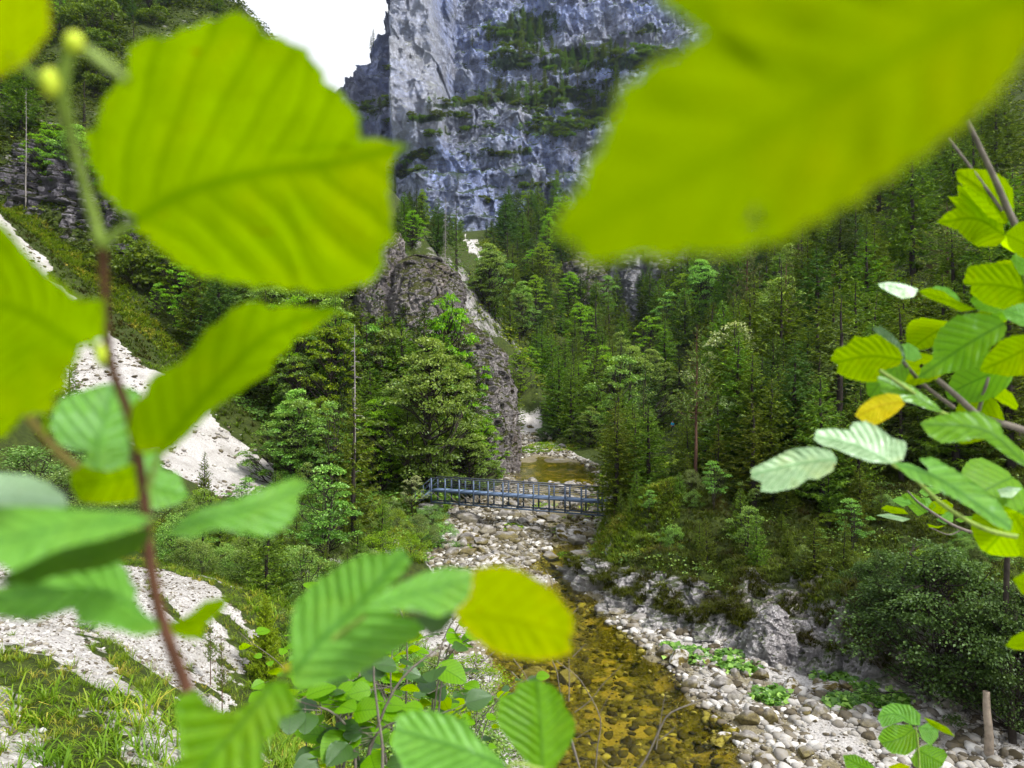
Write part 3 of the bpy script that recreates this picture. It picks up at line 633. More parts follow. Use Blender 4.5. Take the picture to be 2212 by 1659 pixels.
b_ = bedpts(15000, 21, 37); b_ = b_[(b_[:, 0] > np.interp(b_[:, 1], WY, WR)) & (n2(b_[:, 0], b_[:, 1], 1.7, 3, 46) > -.12) & (((b_[:, 0]-12.2)/1.6)**2+((b_[:, 1]-29.7)/1.0)**2 > 1)]
scatter_stones('gravel', b_, .035, .30, PEB, 'pebbles and cobbles on the gravel bar right of the pool', 6, 2)
q = polypts(NEARG, 60000, rs); gq = cover(q[:, 0], q[:, 1]); q = q[gq > .5]
scatter_stones('gravel', q, .018, .085, PEB, 'white limestone chips on the near left slope', 4)
q = polypts(SCREE, 16000, rs); q = q[n2(q[:, 0], q[:, 1], 5, 4, 51) > -.05]
scatter_stones('gravel', q, .05, .40, PEBG, 'broken stones on the long white scree slope', 5)
# ---------------------------------------------------------------- footbridge
STEEL = simple('painted_steel', (.10, .14, .22), .5, .2, .25, 6)
DECKM = simple('steel_deck', (.15, .22, .36), .6, .1, .2, 5)
A = np.array([-6.25, 59.7, 11-8.44]); B = np.array([7.6, 53.6, 11-8.50]); L = np.linalg.norm(B-A); t_ = (B-A)/L
s_ = np.cross(t_, [0, 0, 1.]); s_ /= np.linalg.norm(s_); up = np.array([0, 0, 1.])
br = thing('footbridge', 'blue grey steel truss footbridge crossing the stony stream', 'footbridge', tuple(A))
inv = lambda p: np.asarray(p)-A
Wd = .5; top = .92; bot = -1.02; NP = 12
loc = lambda d, side, h: t_*d+s_*side*Wd+up*h
fr = []
for side in (-1, 1):
    fr += [bar(loc(0, side, bot), loc(L, side, bot), .09, .11), bar(loc(0, side, -.10), loc(L, side, -.10), .07, .16)]
link('truss_chord', mesh_np('truss_chord', *boxes(fr), STEEL), br)
link('handrail', mesh_np('handrail', *boxes([bar(loc(0, s, top), loc(L, s, top), .08, .09) for s in (-1, 1)]+[bar(loc(0, s, h), loc(L, s, h), .035, .045) for s in (-1, 1) for h in (.33, .62)]), simple('rail_steel', (.13, .14, .17), .5, .3, .2)), br)
pm = None
for k in range(NP+1):
    for side in (-1, 1):
        d = L*k/NP; a0 = loc(d, side*1.06, bot); v_, f_ = boxes([bar(a0*0, up*(top-bot), .10, .10, t_)])
        pm = pm or mesh_np('post', v_, f_, STEEL)
        link('post', pm, br).location = a0
ds = []
for k in range(NP):
    for side in (-1, 1):
        d0, d1 = L*k/NP, L*(k+1)/NP
        ds.append(bar(loc(d0, side, -.12), loc(d1, side, bot), .035, .035) if k < 7 else bar(loc(d0, side, bot), loc(d1, side, -.12), .035, .035))
link('diagonal_brace', mesh_np('diagonal_brace', *boxes(ds), simple('brace_steel', (.30, .26, .22), .5, .3)), br)
link('cross_beam', mesh_np('cross_beam', *boxes([bar(loc(L*k/NP, -1, h), loc(L*k/NP, 1, h), .06, .07) for k in range(NP+1) for h in (bot, -.14)]), STEEL), br)
dk = [bar(loc(L*k/NP+.015, 0, -.02), loc(L*(k+1)/NP-.015, 0, -.02), 2*Wd-.04, .05) for k in range(NP)]
link('deck', mesh_np('deck', *boxes(dk), DECKM), br)
st = []; e0 = loc(0, 0, -.05); 
for k in range(6):
    o = -t_*(.16+.24*k)-up*(.17+.19*k)+e0; st.append((o, t_*.12, s_*(Wd-.03), up*.02))
for side in (-1, 1): st.append(bar(loc(-.02, side, -.1), -t_*1.5+s_*side*Wd-up*1.25, .05, .2))
link('steps', mesh_np('steps', *boxes(st), DECKM), br)
sr = []
for side in (-1, 1):
    sr += [bar(loc(0, side, top), -t_*1.5+s_*side*Wd-up*.3, .04, .04), bar(loc(0, side, .5), -t_*1.5+s_*side*Wd-up*.75, .03, .03), bar(-t_*1.5+s_*side*Wd-up*1.3, -t_*1.5+s_*side*Wd-up*.3, .05, .05), bar(-t_*.75+s_*side*Wd-up*.7, -t_*.75+s_*side*Wd+up*.32, .05, .05)]
link('stair_rail', mesh_np('stair_rail', *boxes(sr), STEEL), br)
# dry stone abutments
for e, lab, wd_, nme in ((A+t_*.1+up*-1.15, 'stacked stone pier under the left end of the footbridge', 2.2, 0), (B-t_*.1+up*-1.15, 'stacked stone pier under the right end of the footbridge', 2.0, 1)):
    st = []; rs = np.random.RandomState(nme)
    for r in range(9):
        for k in range(6):
            for j in range(2):
                st.append((e-up*(.13+.24*r)+s_*((k-2.5+.5*(r % 2))*.36+rs.uniform(-.05, .05))-(t_ if nme == 0 else -t_)*(.2+.5*j+rs.uniform(-.08, .08)), t_*rs.uniform(.24, .32), s_*rs.uniform(.15, .19), up*rs.uniform(.09, .12)))
    v_, f_ = boxes(st); v_ = v_+.05*np.stack([fbm(v_*3+i*9, 2) for i in range(3)], 1)
    link('stone_pier', mesh_np('stone_pier', v_, f_, BANK), label=lab, category='bridge pier')
# ---------------------------------------------------------------- walker
def skin_obj(name, pts, edges, rad, mat, parent, lvl=2, root=0):
    me = bpy.data.meshes.new(name); me.from_pydata(pts, edges, []); me.materials.append(mat)
    o = link(name, me, parent); md = o.modifiers.new('skin', 'SKIN')
    for v, r in zip(me.skin_vertices[0].data, rad): v.radius = (r, r) if not isinstance(r, tuple) else r; v.use_root = False
    me.skin_vertices[0].data[root].use_root = True
    md.use_smooth_shade = True; ss = o.modifiers.new('sub', 'SUBSURF'); ss.levels = lvl; ss.render_levels = lvl
    return o
px, py = P(1453, 900, 108)[:2]; pz = h1(px, py)
pr = thing('person', 'walker in a bright blue shirt and dark trousers on the path between the trees', 'person', (px, py, pz), rz=.3)
SK = simple('skin', (.50, .30, .20), .6)
pts = [(0,0,.95),(0,0,1.15),(0,0,1.38),(0,-.01,1.50),(0,-.02,1.60),(0,-.02,1.70),(.18,0,1.40),(.25,-.02,1.14),(.24,-.16,.95),(.235,-.22,.87),(-.18,0,1.40),(-.25,.04,1.14),(-.25,-.03,.90),(-.25,-.05,.81),
       (.09,0,.90),(.10,-.10,.50),(.10,-.12,.09),(.10,-.26,.04),(-.09,0,.90),(-.10,.08,.50),(-.10,.20,.10),(-.10,.08,.04)]
ed = [(0,1),(1,2),(2,3),(3,4),(4,5),(2,6),(6,7),(7,8),(8,9),(2,10),(10,11),(11,12),(12,13),(0,14),(14,15),(15,16),(16,17),(0,18),(18,19),(19,20),(20,21)]
rd = [.13,.12,.14,.055,.085,.075,.06,.045,.035,.03,.06,.045,.035,.03,.09,.06,.045,.035,.09,.06,.045,.035]
skin_obj('body', pts, ed, rd, SK, pr)
skin_obj('shirt', [pts[i] for i in (0,1,2,6,7,10,11)], [(0,1),(1,2),(2,3),(3,4),(2,5),(5,6)], [.15,.14,.16,.085,.065,.085,.065], simple('blue_cloth', (.02, .45, .80), .8), pr)
skin_obj('trousers', [pts[i] for i in (0,14,15,16,18,19,20)], [(0,1),(1,2),(2,3),(0,4),(4,5),(5,6)], [.15,.11,.08,.065,.11,.08,.065], simple('dark_cloth', (.03, .03, .04), .9), pr)
v_, f_ = ico(2); v_ = v_*[.095, .10, .09]+[0, .0, 1.70]; link('hair', mesh_np('hair', v_, f_, simple('hair', (.05, .03, .02), .7), True), pr)
# ---------------------------------------------------------------- trees and shrubs
BARK = simple('bark', (.045, .038, .032), .95, 0, .4, 5, .1); BARKR = simple('pine_bark', (.11, .062, .045), .95, 0, .4, 5, .1); DEADW = simple('dead_wood', (.27, .25, .24), .9, 0, .3, 5, .1)
F_DARK = foliage('needles_dark', (0.030, 0.061, 0.0115), (0.072, 0.134, 0.0180), (0.172, 0.244, 0.0244), .25, .015)
F_MID = foliage('needles_mid', (0.049, 0.095, 0.0115), (0.124, 0.208, 0.0136), (0.271, 0.391, 0.0190), .3, .015)
F_YEL = foliage('needles_yellow', (0.053, 0.096, 0.0105), (0.132, 0.203, 0.0155), (0.297, 0.384, 0.0255), .35, .012)
F_PINE = foliage('needles_pine', (0.060, 0.098, 0.0222), (0.138, 0.208, 0.0350), (0.258, 0.342, 0.0511), .28, .02)
F_BR = foliage('leaves_broad', (0.053, 0.122, 0.0136), (0.138, 0.269, 0.0297), (0.357, 0.538, 0.1099), .35, .035, .4)
F_SHR = foliage('leaves_dark', (0.027, 0.055, 0.0149), (0.061, 0.121, 0.0220), (0.141, 0.241, 0.0624), .3, .02)  # darker leaf green for the large shrubs
F_PALE = foliage('leaves_pale', (0.088, 0.172, 0.0350), (0.243, 0.367, 0.0993), (0.779, 0.832, 0.4519), .3, .05, .4)
F_LIME = foliage('leaves_lime', (0.088, 0.208, 0.0084), (0.230, 0.405, 0.0115), (0.427, 0.611, 0.0244), .4, .02)
F_GREY = foliage('leaves_grey', (0.075, 0.134, 0.0297), (0.172, 0.269, 0.0564), (0.357, 0.466, 0.1313), .3, .035)
QT = (np.array([[-.5, 0, 0], [0, -.0, .0], [.5, 0, 0], [0, 1, 0], [-.35, .55, .0], [.35, .55, .0]]), None)
def spruce(name, seed, h, R, matc, bark=BARK, dens=1.0, bare=.08, droop=.35, tw=.09, irregular=.15, twl=.42, clump=0.):
    rs = np.random.RandomState(seed); root = thing(name, 'x', 'tree')
    n = 14; pz_ = np.linspace(-.6, h, n); bend = np.cumsum(rs.normal(size=(n, 2))*.035, 0)
    tr = np.stack([bend[:, 0], bend[:, 1], pz_], 1); r = .017*h*(1-np.linspace(0, 1, n))**.8+.012
    paths = [(tr, r)]
    pos = []; fw = []; upv = []; sc = []
    z = bare*h+.2
    while z < h*.985:
        f = (z-bare*h)/(h*(1-bare)); prof = (1-f)**.82*min(1, .55+2.6*f)
        nb = max(3, int((4+3*rs.rand())*dens))
        az0 = rs.rand()*6.28
        for k in range(nb):
            if rs.rand() < irregular*.6 and f < .9: continue
            az = az0+6.28*k/nb+rs.normal()*.25; Lb = R*prof*(1+rs.normal()*irregular)+.12
            zz = z+rs.normal()*.1; bx, by = np.interp(zz, pz_, tr[:, 0]), np.interp(zz, pz_, tr[:, 1])
            m = 7; s = np.linspace(0, 1, m); rise = (.45*f-droop*(1-f))
            cz = Lb*(rise*s-(.22*(1-f))*s*(1-s)*2+.16*s**2)
            cu = np.stack([bx+np.cos(az)*Lb*s, by+np.sin(az)*Lb*s, zz+cz], 1)
            paths.append((cu, np.linspace(.014, .004, m)*(.4+Lb/2)))
            nt = int(Lb/(.058)*dens); 
            if nt < 2: nt = 2
            q = .12+.88*rs.rand(nt)**.8; ip = np.stack([np.interp(q, s, cu[:, i]) for i in range(3)], 1)
            d = np.array([np.cos(az), np.sin(az), 0]); sd_ = np.array([-np.sin(az), np.cos(az), 0])
            side = rs.choice([-1, 1], nt); ang = rs.uniform(.35, 1.15, nt)
            fv = d*np.cos(ang)[:, None]+sd_*(side*np.sin(ang))[:, None]+np.array([0, 0, 1])*(rs.uniform(-.85, .1, nt)-.35*(1-f))[:, None]
            pos.append(ip+rs.normal(size=(nt, 3))*.02); fw.append(fv)
            upv.append(np.array([0, 0, .6])+rnd_dirs(nt, rs)*.8); l = twl*(1-.45*q)*np.clip(Lb, .35, 1.5)**.5*rs.uniform(.6, 1.25, nt); sc.append(np.stack([l*.36+tw*.35, l, l], 1))
            # leader tip spray
            pos.append(cu[-2:-1]); fw.append((cu[-1]-cu[-2])[None]+.01); upv.append(np.array([[0, 0, 1.]])); sc.append(np.array([[.12, .3*np.clip(Lb, .4, 1), .3]]))
        z += (.22+.10*rs.rand())*(h/12)**.5/max(dens, .6)**.3
    pos = np.vstack(pos); fw = np.vstack(fw); upv = np.vstack(upv); sc = np.vstack(sc)
    if clump > 0:
        k = fbm(pos/1.1+seed, 2) > -clump; pos, fw, upv, sc = pos[k], fw[k], upv[k], sc[k]
    # toothed spray: a thin leaf-like blade with notched sides
    tv = np.array([[-.09, 0, 0], [-.5, .34, -.10], [-.16, .36, 0], [-.42, .68, -.10], [-.12, .70, 0], [0, 1, -.04], [.12, .70, 0], [.42, .68, -.10], [.16, .36, 0], [.5, .34, -.10], [.09, 0, 0]])
    tf = np.array([[0, 2, 1], [0, 10, 8], [0, 8, 2], [2, 4, 3], [2, 8, 6], [2, 6, 4], [4, 6, 5], [8, 7, 6], [10, 9, 8]])
    V, Fm = merge(tv, tf, pos, rots(upv, fw), sc)
    rad = np.hypot(pos[:, 0], pos[:, 1]); rr = np.clip(.25+.5*rs.rand(len(pos))**1.3+.25*(rs.rand(len(pos)) < .15), 0, 1)
    link('trunk', mesh_np('trunk', *tubes(paths, 5), bark, True), root)
    link('crown', mesh_np('crown', V, Fm, matc, False, {'rnd': np.repeat(rr, len(tv))}), root)
    root['h'] = h; return root
LEAF = (np.array([[0, 0, 0], [-.34, .38, .10], [0, .45, -.03], [.34, .38, .10], [0, 1, -.06]]), np.array([[0, 2, 1], [0, 3, 2], [1, 2, 4], [2, 3, 4]]))
def broad(name, seed, h, R, matc, bark=BARK, ncl=46, nl=150, ls=.17, base=.22, flat=.45, stems=1, crad=.2, prof=None, up=.55, tip=0.):
    rs = np.random.RandomState(seed); root = thing(name, 'x', 'tree'); paths = []; tops = []
    for s in range(stems):
        a = rs.rand()*6.28; lean = (0 if stems == 1 else .28*R)*rs.uniform(.5, 1.3); n = 8
        q = np.linspace(0, 1, n); tr = np.stack([np.cos(a)*lean*q+np.cumsum(rs.normal(size=n))*.03*h/8, np.sin(a)*lean*q+np.cumsum(rs.normal(size=n))*.03*h/8, -.4+q*(h*.88+.4)], 1)
        paths.append((tr, (.016*h/(stems**.5))*(1-q*.85))); tops.append(tr)
    pos = []; fw = []; upv = []; sc = []
    for k in range(ncl):
        f = rs.rand()**.8; zc = base*h+f*(1-base)*h*.93; pr_ = (prof or (lambda f: (sin(pi*min(1, f*.78+.2))**.75)))(f)
        az = rs.rand()*6.28; rr = R*pr_*rs.uniform(.3, 1.0)**.6*(1+.28*sin(2*az+seed)+.22*sin(3*az+seed*2+f*5)); zc *= 1+.10*sin(2*az+seed*3)
        c = np.array([np.cos(az)*rr, np.sin(az)*rr, zc]); tr = tops[rs.randint(stems)]
        zs_ = max(.1, zc-rr*.7-.3); b0 = np.array([np.interp(zs_, tr[:, 2], tr[:, 0]), np.interp(zs_, tr[:, 2], tr[:, 1]), zs_]); c[:2] += b0[:2]*.5
        mid = (b0+c)/2+rs.normal(size=3)*.08*R+np.array([0, 0, -.03*h]); cu = spl([b0, mid, c], 7); paths.append((cu, np.linspace(.0055*h, .0015*h, 7)))
        for _ in range(3):
            e = c+rnd_dirs(1, rs)[0]*R*crad*[1, 1, .5]; paths.append((spl([cu[4], e], 4), np.linspace(.0025*h, .0008*h, 4)))
        m = int(nl*rs.uniform(.5, 1.4)); g = rnd_dirs(m, rs)*(rs.rand(m)**.45)[:, None]*R*crad*np.array([1.25, 1.25, flat])*rs.uniform(.7, 1.3)
        g[:, 2] -= (g[:, 0]**2+g[:, 1]**2)*.25/(R*crad)
        pos.append(c+g); o = g+(c-[0, 0, zc])*.3; o[:, 2] *= .3; fw.append(o+rnd_dirs(m, rs)*.6*R*crad+[0, 0, -.1*R*crad])
        upv.append(np.array([0, 0, up])+rnd_dirs(m, rs)*.55); l = ls*rs.uniform(.6, 1.25, m); sc.append(np.stack([l, l, l], 1))
    pos = np.vstack(pos); fw = np.vstack(fw); upv = np.vstack(upv); sc = np.vstack(sc); tv, tf = LEAF
    V, Fm = merge(tv, tf, pos, rots(upv, fw), sc)
    rr = np.clip(.15+.6*rs.rand(len(pos))+tip*(pos[:, 2]/h)**2+.3*(rs.rand(len(pos)) < .12), 0, 1)
    link('trunk', mesh_np('trunk', *tubes(paths, 5), bark, True), root)
    link('crown', mesh_np('crown', V, Fm, matc, False, {'rnd': np.repeat(rr, len(tv))}), root)
    root['h'] = h; return root
def deadtree(name, seed, h, dens=1.0, curl=.3, mat=DEADW, Rr=.10):
    rs = np.random.RandomState(seed); root = thing(name, 'x', 'tree')
    q = np.linspace(0, 1, 12); tr = np.stack([np.cumsum(rs.normal(size=12))*.01*h/6, np.cumsum(rs.normal(size=12))*.01*h/6, -.4+q*(h+.4)], 1)
    link('trunk', mesh_np('trunk', *tubes([(tr, .010*h*(1-q*.9))], 7), mat, True), root); paths = []
    for k in range(int(70*dens)):
        f = .25+.74*rs.rand(); az = rs.rand()*6.28; Lb = h*Rr*(1.15-f)*rs.uniform(.4, 1.6); z = f*h; d = np.array([cos(az), sin(az), 0])
        b0 = np.array([np.interp(z, tr[:, 2], tr[:, 0]), np.interp(z, tr[:, 2], tr[:, 1]), z])
        cu = spl([b0, b0+d*Lb*.5+[0, 0, Lb*.12], b0+d*Lb-[0, 0, Lb*curl]], 6); paths.append((cu, np.linspace(.0022*h, .0006*h, 6)))
        for j in range(2):
            e = cu[rs.randint(2, 5)]; paths.append((spl([e, e+d*Lb*.2+rs.normal(size=3)*Lb*.12-[0, 0, Lb*.15]], 3), np.linspace(.001*h, .0004*h, 3)))
    link('branches', mesh_np('branches', *tubes(paths, 4), mat, True), root); root['h'] = h; return root
PR = {
 'spruce_a': spruce('spruce', 1, 14, 2.7, F_DARK), 'spruce_b': spruce('fir', 2, 13, 2.3, F_MID, dens=.95), 'spruce_c': spruce('spruce', 3, 15, 2.2, F_DARK, dens=.8, bare=.08, clump=.12),  # spruce_b is a mid green spruce; only its object name says fir
 'spruce_y': spruce('spruce', 4, 12, 2.3, F_YEL, dens=.8, bare=.1, droop=.15), 'fir': spruce('fir', 5, 12, 2.6, F_MID, dens=.85, droop=.08, twl=.5), 'spruce_k': spruce('spruce', 9, 7, 1.6, F_MID, dens=1.1, bare=.02, droop=.1, twl=.3),
 'larch': spruce('larch', 6, 14, 2.4, F_PINE, dens=.75, bare=.15, twl=.34, clump=.05, irregular=.3), 'pine': spruce('pine', 7, 14, 2.9, F_PINE, BARKR, dens=.95, bare=.34, droop=-.12, twl=.46, irregular=.35, clump=.02),
 'spruce_n': spruce('spruce', 8, 9, 2.6, foliage('needles_fresh', (.10, .17, .006), (.26, .38, .010), (.42, .54, .02), .35, .012), dens=1.5, bare=.03, droop=.1, twl=.34, irregular=.1),
 'maple': broad('maple', 11, 10, 3.6, F_BR, ncl=125, nl=110, ls=.18, base=.10, flat=.38, crad=.15, tip=.5), 'pale_tree': broad('whitebeam', 12, 8, 2.8, F_PALE, ncl=60, nl=85, ls=.17, base=.28, flat=.32, crad=.16, tip=.35),
 'beech': broad('beech', 13, 9, 2.8, F_LIME, ncl=110, nl=85, ls=.16, base=.12, flat=.32, crad=.14), 'rowan': broad('rowan', 14, 7, 2.1, F_BR, ncl=30, nl=110, ls=.14, base=.3, flat=.35, stems=3, tip=.3),
 'shrub': broad('shrub', 15, 3.2, 2.0, F_BR, ncl=44, nl=150, ls=.095, base=.08, stems=5, flat=.7, tip=.3), 'shrub_l': broad('shrub', 16, 3, 1.7, F_LIME, ncl=40, nl=140, ls=.085, base=.05, stems=5, flat=.75),
 'shrub_g': broad('willow_shrub', 17, 3, 1.9, F_GREY, ncl=46, nl=170, ls=.085, base=.05, stems=6, flat=.8), 'shrub_big': broad('shrub', 18, 6, 3.4, F_SHR, ncl=150, nl=150, ls=.12, base=.05, stems=6, flat=.42, crad=.15, tip=.3),
 'dwarf': broad('mountain_pine', 19, 2.2, 1.9, F_MID, ncl=34, nl=110, ls=.2, base=.08, stems=4, flat=.6, up=.2),
 'dead': deadtree('dead_spruce', 21, 20, 1.6), 'snag': deadtree('dead_tree', 22, 12, .5, .1, Rr=.06),
}
L2OUT = [(2212,0),(2212,110),(2090,250),(1900,385),(1700,495),(1500,525),(1290,560),(1205,480),(1300,330),(1350,190),(1540,60),(1545,0)]
L1OUT = [(300,480),(215,430),(190,300),(290,160),(290,90),(500,30),(640,90),(740,190),(780,320),(845,330),(850,520),(700,630),(400,560)]
used = set()
def put(kind, u, vtop, y, label, group=None, name=None, hmin=None, wf=1.0, x=None):
    x = (u-1106)/F*y if x is None else x
    z = h1(x, y); ht = CAMZ+(829.5-vtop)/F*y-z if hmin is None else hmin
    if ht < .4: ht = .4
    p = PR[kind]; s = ht/p['h']
    s0 = s*wf*(1.4 if kind in ('spruce_a', 'spruce_b', 'spruce_c', 'spruce_y', 'fir', 'larch') else 1.0)
    cat = 'shrub' if ('shrub' in p.name or kind == 'dwarf') else 'tree'
    if group:
        ub_, vb_, vt_ = 1106+x/y*F, 829.5-(z-CAMZ)/y*F, 829.5-(z+ht-CAMZ)/y*F; hw_ = 2.5/y*F
        if abs(ub_-1453) < 62 and 52 < y < 126 and vt_ < 925: return None
        if abs(ub_-1453) < 24 and 40 < y < 126 and vt_ < 925: return None
        if ub_ < -60 or ub_ > 2270 or vb_ < 0: return None
        if inpoly(np.array([ub_-hw_*.5, ub_+hw_*.5]), np.array([vb_+4, vb_+4]), L2OUT).all() or inpoly(np.array([ub_-hw_*.5, ub_+hw_*.5]), np.array([vb_+4, vb_+4]), L1OUT).all(): return None
    if kind not in used:
        used.add(kind); r = p; r.location = (x, y, z); r.scale = (s0, s0, s); r.rotation_euler = (0, 0, random.uniform(0, 6.28)); r['label'] = label
        if group: r['group'] = group
    else: r = dup(p, (x, y, z), random.uniform(0, 6.28), s0, label, group, s/s0)
    r['category'] = cat
    return r
# the ones that can be told apart: kind, u, v of the top, distance, label, width factor
NAMED = [
 ('spruce_y',762,842,44,'slender yellow green spruce with a dark bare trunk left of the bridge',.80),
 ('snag',763,700,47.5,'bare grey dead treetop rising behind the yellow green spruce left of the bridge',1.0),
 ('spruce_k',441,975,46,'small young spruce standing alone at the foot of the scree',.8),
 ('spruce_n',572,1285,21,'bright yellow green young spruce near the lower left',.72),
 ('maple',925,735,64,'tall pale leaved maple in front of the rock outcrop',1.1),
 ('maple',1015,925,68,'spreading maple leaning over the far side of the left bridge end',1.4),
 ('pale_tree',890,1025,58.8,'small silvery bush like tree beside the left bridge steps',1.0),
 ('maple',630,868,64,'round pale green maple beside the right edge of the scree',1.25),
 ('rowan',700,995,36,'thin stemmed rowan with feathery leaves below the scree',1.1),
 ('spruce_a',610,815,76,'dark pointed young spruce above the round pale maple',.9),
 ('spruce_a',908,650,78,'dark spruce at the foot of the rock outcrop',.8),
 ('spruce_b',835,655,78,'mid green spruce in front of the split rock',.9),
 ('spruce_c',790,680,77,'thin dark spruce left of the split rock',.9),
 ('spruce_b',700,700,86,'tall mid green spruce above the dead treetop',.9),
 ('spruce_a',640,700,92,'broad dark spruce just under the long curled leaf',1.0),
 ('beech',338,615,96,'lime green young beech in the grass above the scree',.8),
 ('spruce_a',410,590,98,'dark spruce right of the lime green young beech',1.0),
 ('spruce_b',470,600,100,'mid green spruce under the big round leaf',1.0),
 ('rowan',300,560,104,'pale rowan growing in front of the dark rock wall',1.4),
 ('snag',55,190,112,'tall bare white trunk standing before the dark rock wall at far left',.7),
 ('spruce_b',872,415,150,'dark spruce against the cliff foot at the rim of the big round leaf',1.3),
 ('beech',890,455,146,'light green beech at the cliff foot beside the dark spruce',1.4),
 ('spruce_a',905,440,165,'spruce in front of the cliff foot left of the knoll',1.2),
 ('shrub_l',1000,1415,26,'bright bush at the water between the two lowest centre leaves',1.3),
 ('shrub_g',930,1090,55.5,'willow bush hiding the foot of the left bridge pier',1.3),
 ('shrub',950,1130,50,'small dark bush on the left bank just downstream of the footbridge',1.3),
 ('spruce_b',925,800,73,'pointed spruce hiding the lower left of the rock outcrop',1.0),
 ('beech',965,640,79,'small bright beech clinging to the mossy shelf of the outcrop',.8),
 ('dead',962,425,150,'tall grey dead spruce on the knoll above the outcrop',.62),
 ('spruce_a',943,425,158,'dark spruce left of the tall dead one on the knoll',.85),
 ('larch',985,440,156,'thin larch right of the tall dead spruce',.8),
 ('beech',908,505,150,'bright green beech left of the dark spruce on the knoll',1.1),
 ('spruce_a',862,445,140,'dark spruce at the right edge of the big round leaf',.8),
 ('spruce_b',1108,800,118,'narrow spruce in front of the gully right of the outcrop',.9),
 ('beech',1125,755,132,'bright beech crown above the narrow spruce by the gully',.9),
 ('spruce_b',1192,765,128,'yellowish green spruce above the green river bank',.8),
 ('spruce_y',1240,755,116,'pale green pointed tree in the middle of the far bank',.8),
 ('spruce_a',1286,735,118,'dark broad spruce right of the pale pointed tree',.9),
 ('shrub_big',1180,915,112,'leafy shrubs at the mouth of the far gully',1.2),
 ('maple',1275,880,104,'grey green maple low behind the pool',1.3),
 ('shrub_g',1215,945,108,'round grey green shrub at the edge of the far pool',1.2),
 ('spruce_y',1353,880,58.5,'light green spruce at the right end of the footbridge',.72),
 ('spruce_k',1335,925,62,'slender young spruce directly behind the right bridge end',.65),
 ('larch',1392,820,66,'feathery larch right of the footbridge',.75),
 ('spruce_c',1395,760,84,'thin dark spruce behind the feathery larch',.7),
 ('pine',1502,700,47,'tall blue green pine with a bare reddish trunk on the grassy bank',.72),
 ('larch',1525,830,60,'grey green larch left of the tall pine',.9),
 ('pale_tree',1565,850,50,'white leaved whitebeam glowing in the dark forest on the right',.85),
 ('pale_tree',1600,690,72,'silvery whitebeam high among dark spruces on the right',.95),
 ('pine',1697,555,68,'straight pine with a long brown trunk left of the pale big leaf cluster',.75),
 ('fir',1812,540,70,'yellow green fir spreading flat branches under the huge leaf',.9),
 ('spruce_y',1625,790,58,'light green spruce behind the white leaved tree',.9),
 ('fir',1560,650,82,'flat branched fir below the huge leaf tip',.9),
 ('larch',1690,560,86,'larch behind the straight brown trunk',1.2),
 ('pine',1612,470,120,'reddish pine trunk rising into the shade of the huge leaf',.6),
 ('fir',1750,800,56,'drooping fir in deep shade behind the pale hanging leaves',1.1),
 ('spruce_c',1850,700,62,'sparse dark spruce between the right hand leaves',1.0),
 ('spruce_b',1640,1010,45,'low drooping spruce on top of the mossy bank',1.0),
 ('spruce_c',1450,980,50.5,'thin dark spruce at the left rim of the mossy bank',.6),
 ('spruce_k',1440,1180,42.5,'tiny light spruce on the grassy slope by the bare scar',.6),
 ('shrub_big',2040,1180,27.5,'very large leafy shrub filling the lower right bank',1.15),
 ('shrub_big',1900,1190,30.5,'light green feathery shrub left of the very large one',.75),
 ('shrub_big',2190,1260,25,'leafy shrub at the right edge beside the very large one',.9),
 ('shrub',1790,1400,30.5,'low shrub at the foot of the shadowed bank rock',.9),
 ('maple',990,770,76,'tall maple pressed against the right edge of the rock outcrop',.85),
 ('spruce_b',872,690,75,'bushy spruce between the maple and the split rock',1.1),
 ('spruce_a',950,715,76,'dark pointed spruce in front of the mossy shelves',.9),
 ('beech',1040,905,72,'yellow green beech right at the river foot of the outcrop',1.1),
 ('maple',850,840,66,'dense green maple left of the tall pale leaved one',1.2),
 ('spruce_b',800,780,66,'mid green spruce left of the dense green maple',1.0),
 ('shrub',955,1520,17.5,'leafy bush on the near left stream bank, right of two',1.4),
 ('shrub_l',880,1490,18.5,'bright bush on the near left stream bank, left of two',1.3),
 ('shrub',1010,1500,21,'low bush at the water on the left bank behind the pale ribbed leaf',1.2),
 ('shrub_g',940,1330,36,'willow bush on the left bank behind the folded mint leaf',1.6),
 ('shrub',900,1280,39,'dark green bush on the left bank above the yellow leaf',1.5),
 ('shrub_l',880,1370,31,'bright green bush on the left bank behind the yellow leaf',1.5),
 ('shrub_g',905,1110,49,'grey green willow shrub under the left end of the footbridge',1.0),
 ('shrub_l',890,1150,44,'bright green shrub above the curled mint leaf',1.1),
 ('shrub_l',800,1195,41,'bright green bush between the stream and the rowan',1.1),
 ('shrub',740,1230,37,'dark green bush under the thin stemmed rowan',1.2),
 ('shrub_g',600,1120,42,'dense grey willow thicket below the scree',1.5),
 ('shrub_g',500,1150,40,'willow bush left of the grey thicket',1.3),
 ('shrub',640,1180,33,'dark bush in front of the grey willow thicket',1.2),
 ('spruce_k',420,1110,36,'young light spruce in the hollow below the scree',1.0),
 ('shrub_g',60,960,34,'grey willow bush at the left edge behind the pale leaf',1.8),
 ('shrub_g',150,1010,32,'second willow bush at the left edge',1.5),
 ('shrub',60,1315,17.0,'low leafy bush on the near gravel slope at the left edge',1.5),
 ('shrub',190,1340,18.0,'low leafy bush right of the first on the near gravel slope',1.2),
 ('pine',455,1330,19,'thin young pine rooted in the near gravel',.5),
 ('pine',480,1370,17.5,'second thin young pine rooted in the near gravel',.45),
]
for k_, u, vt, y, lab, wf in NAMED: put(k_, u, vt, y, lab, None, wf=wf)
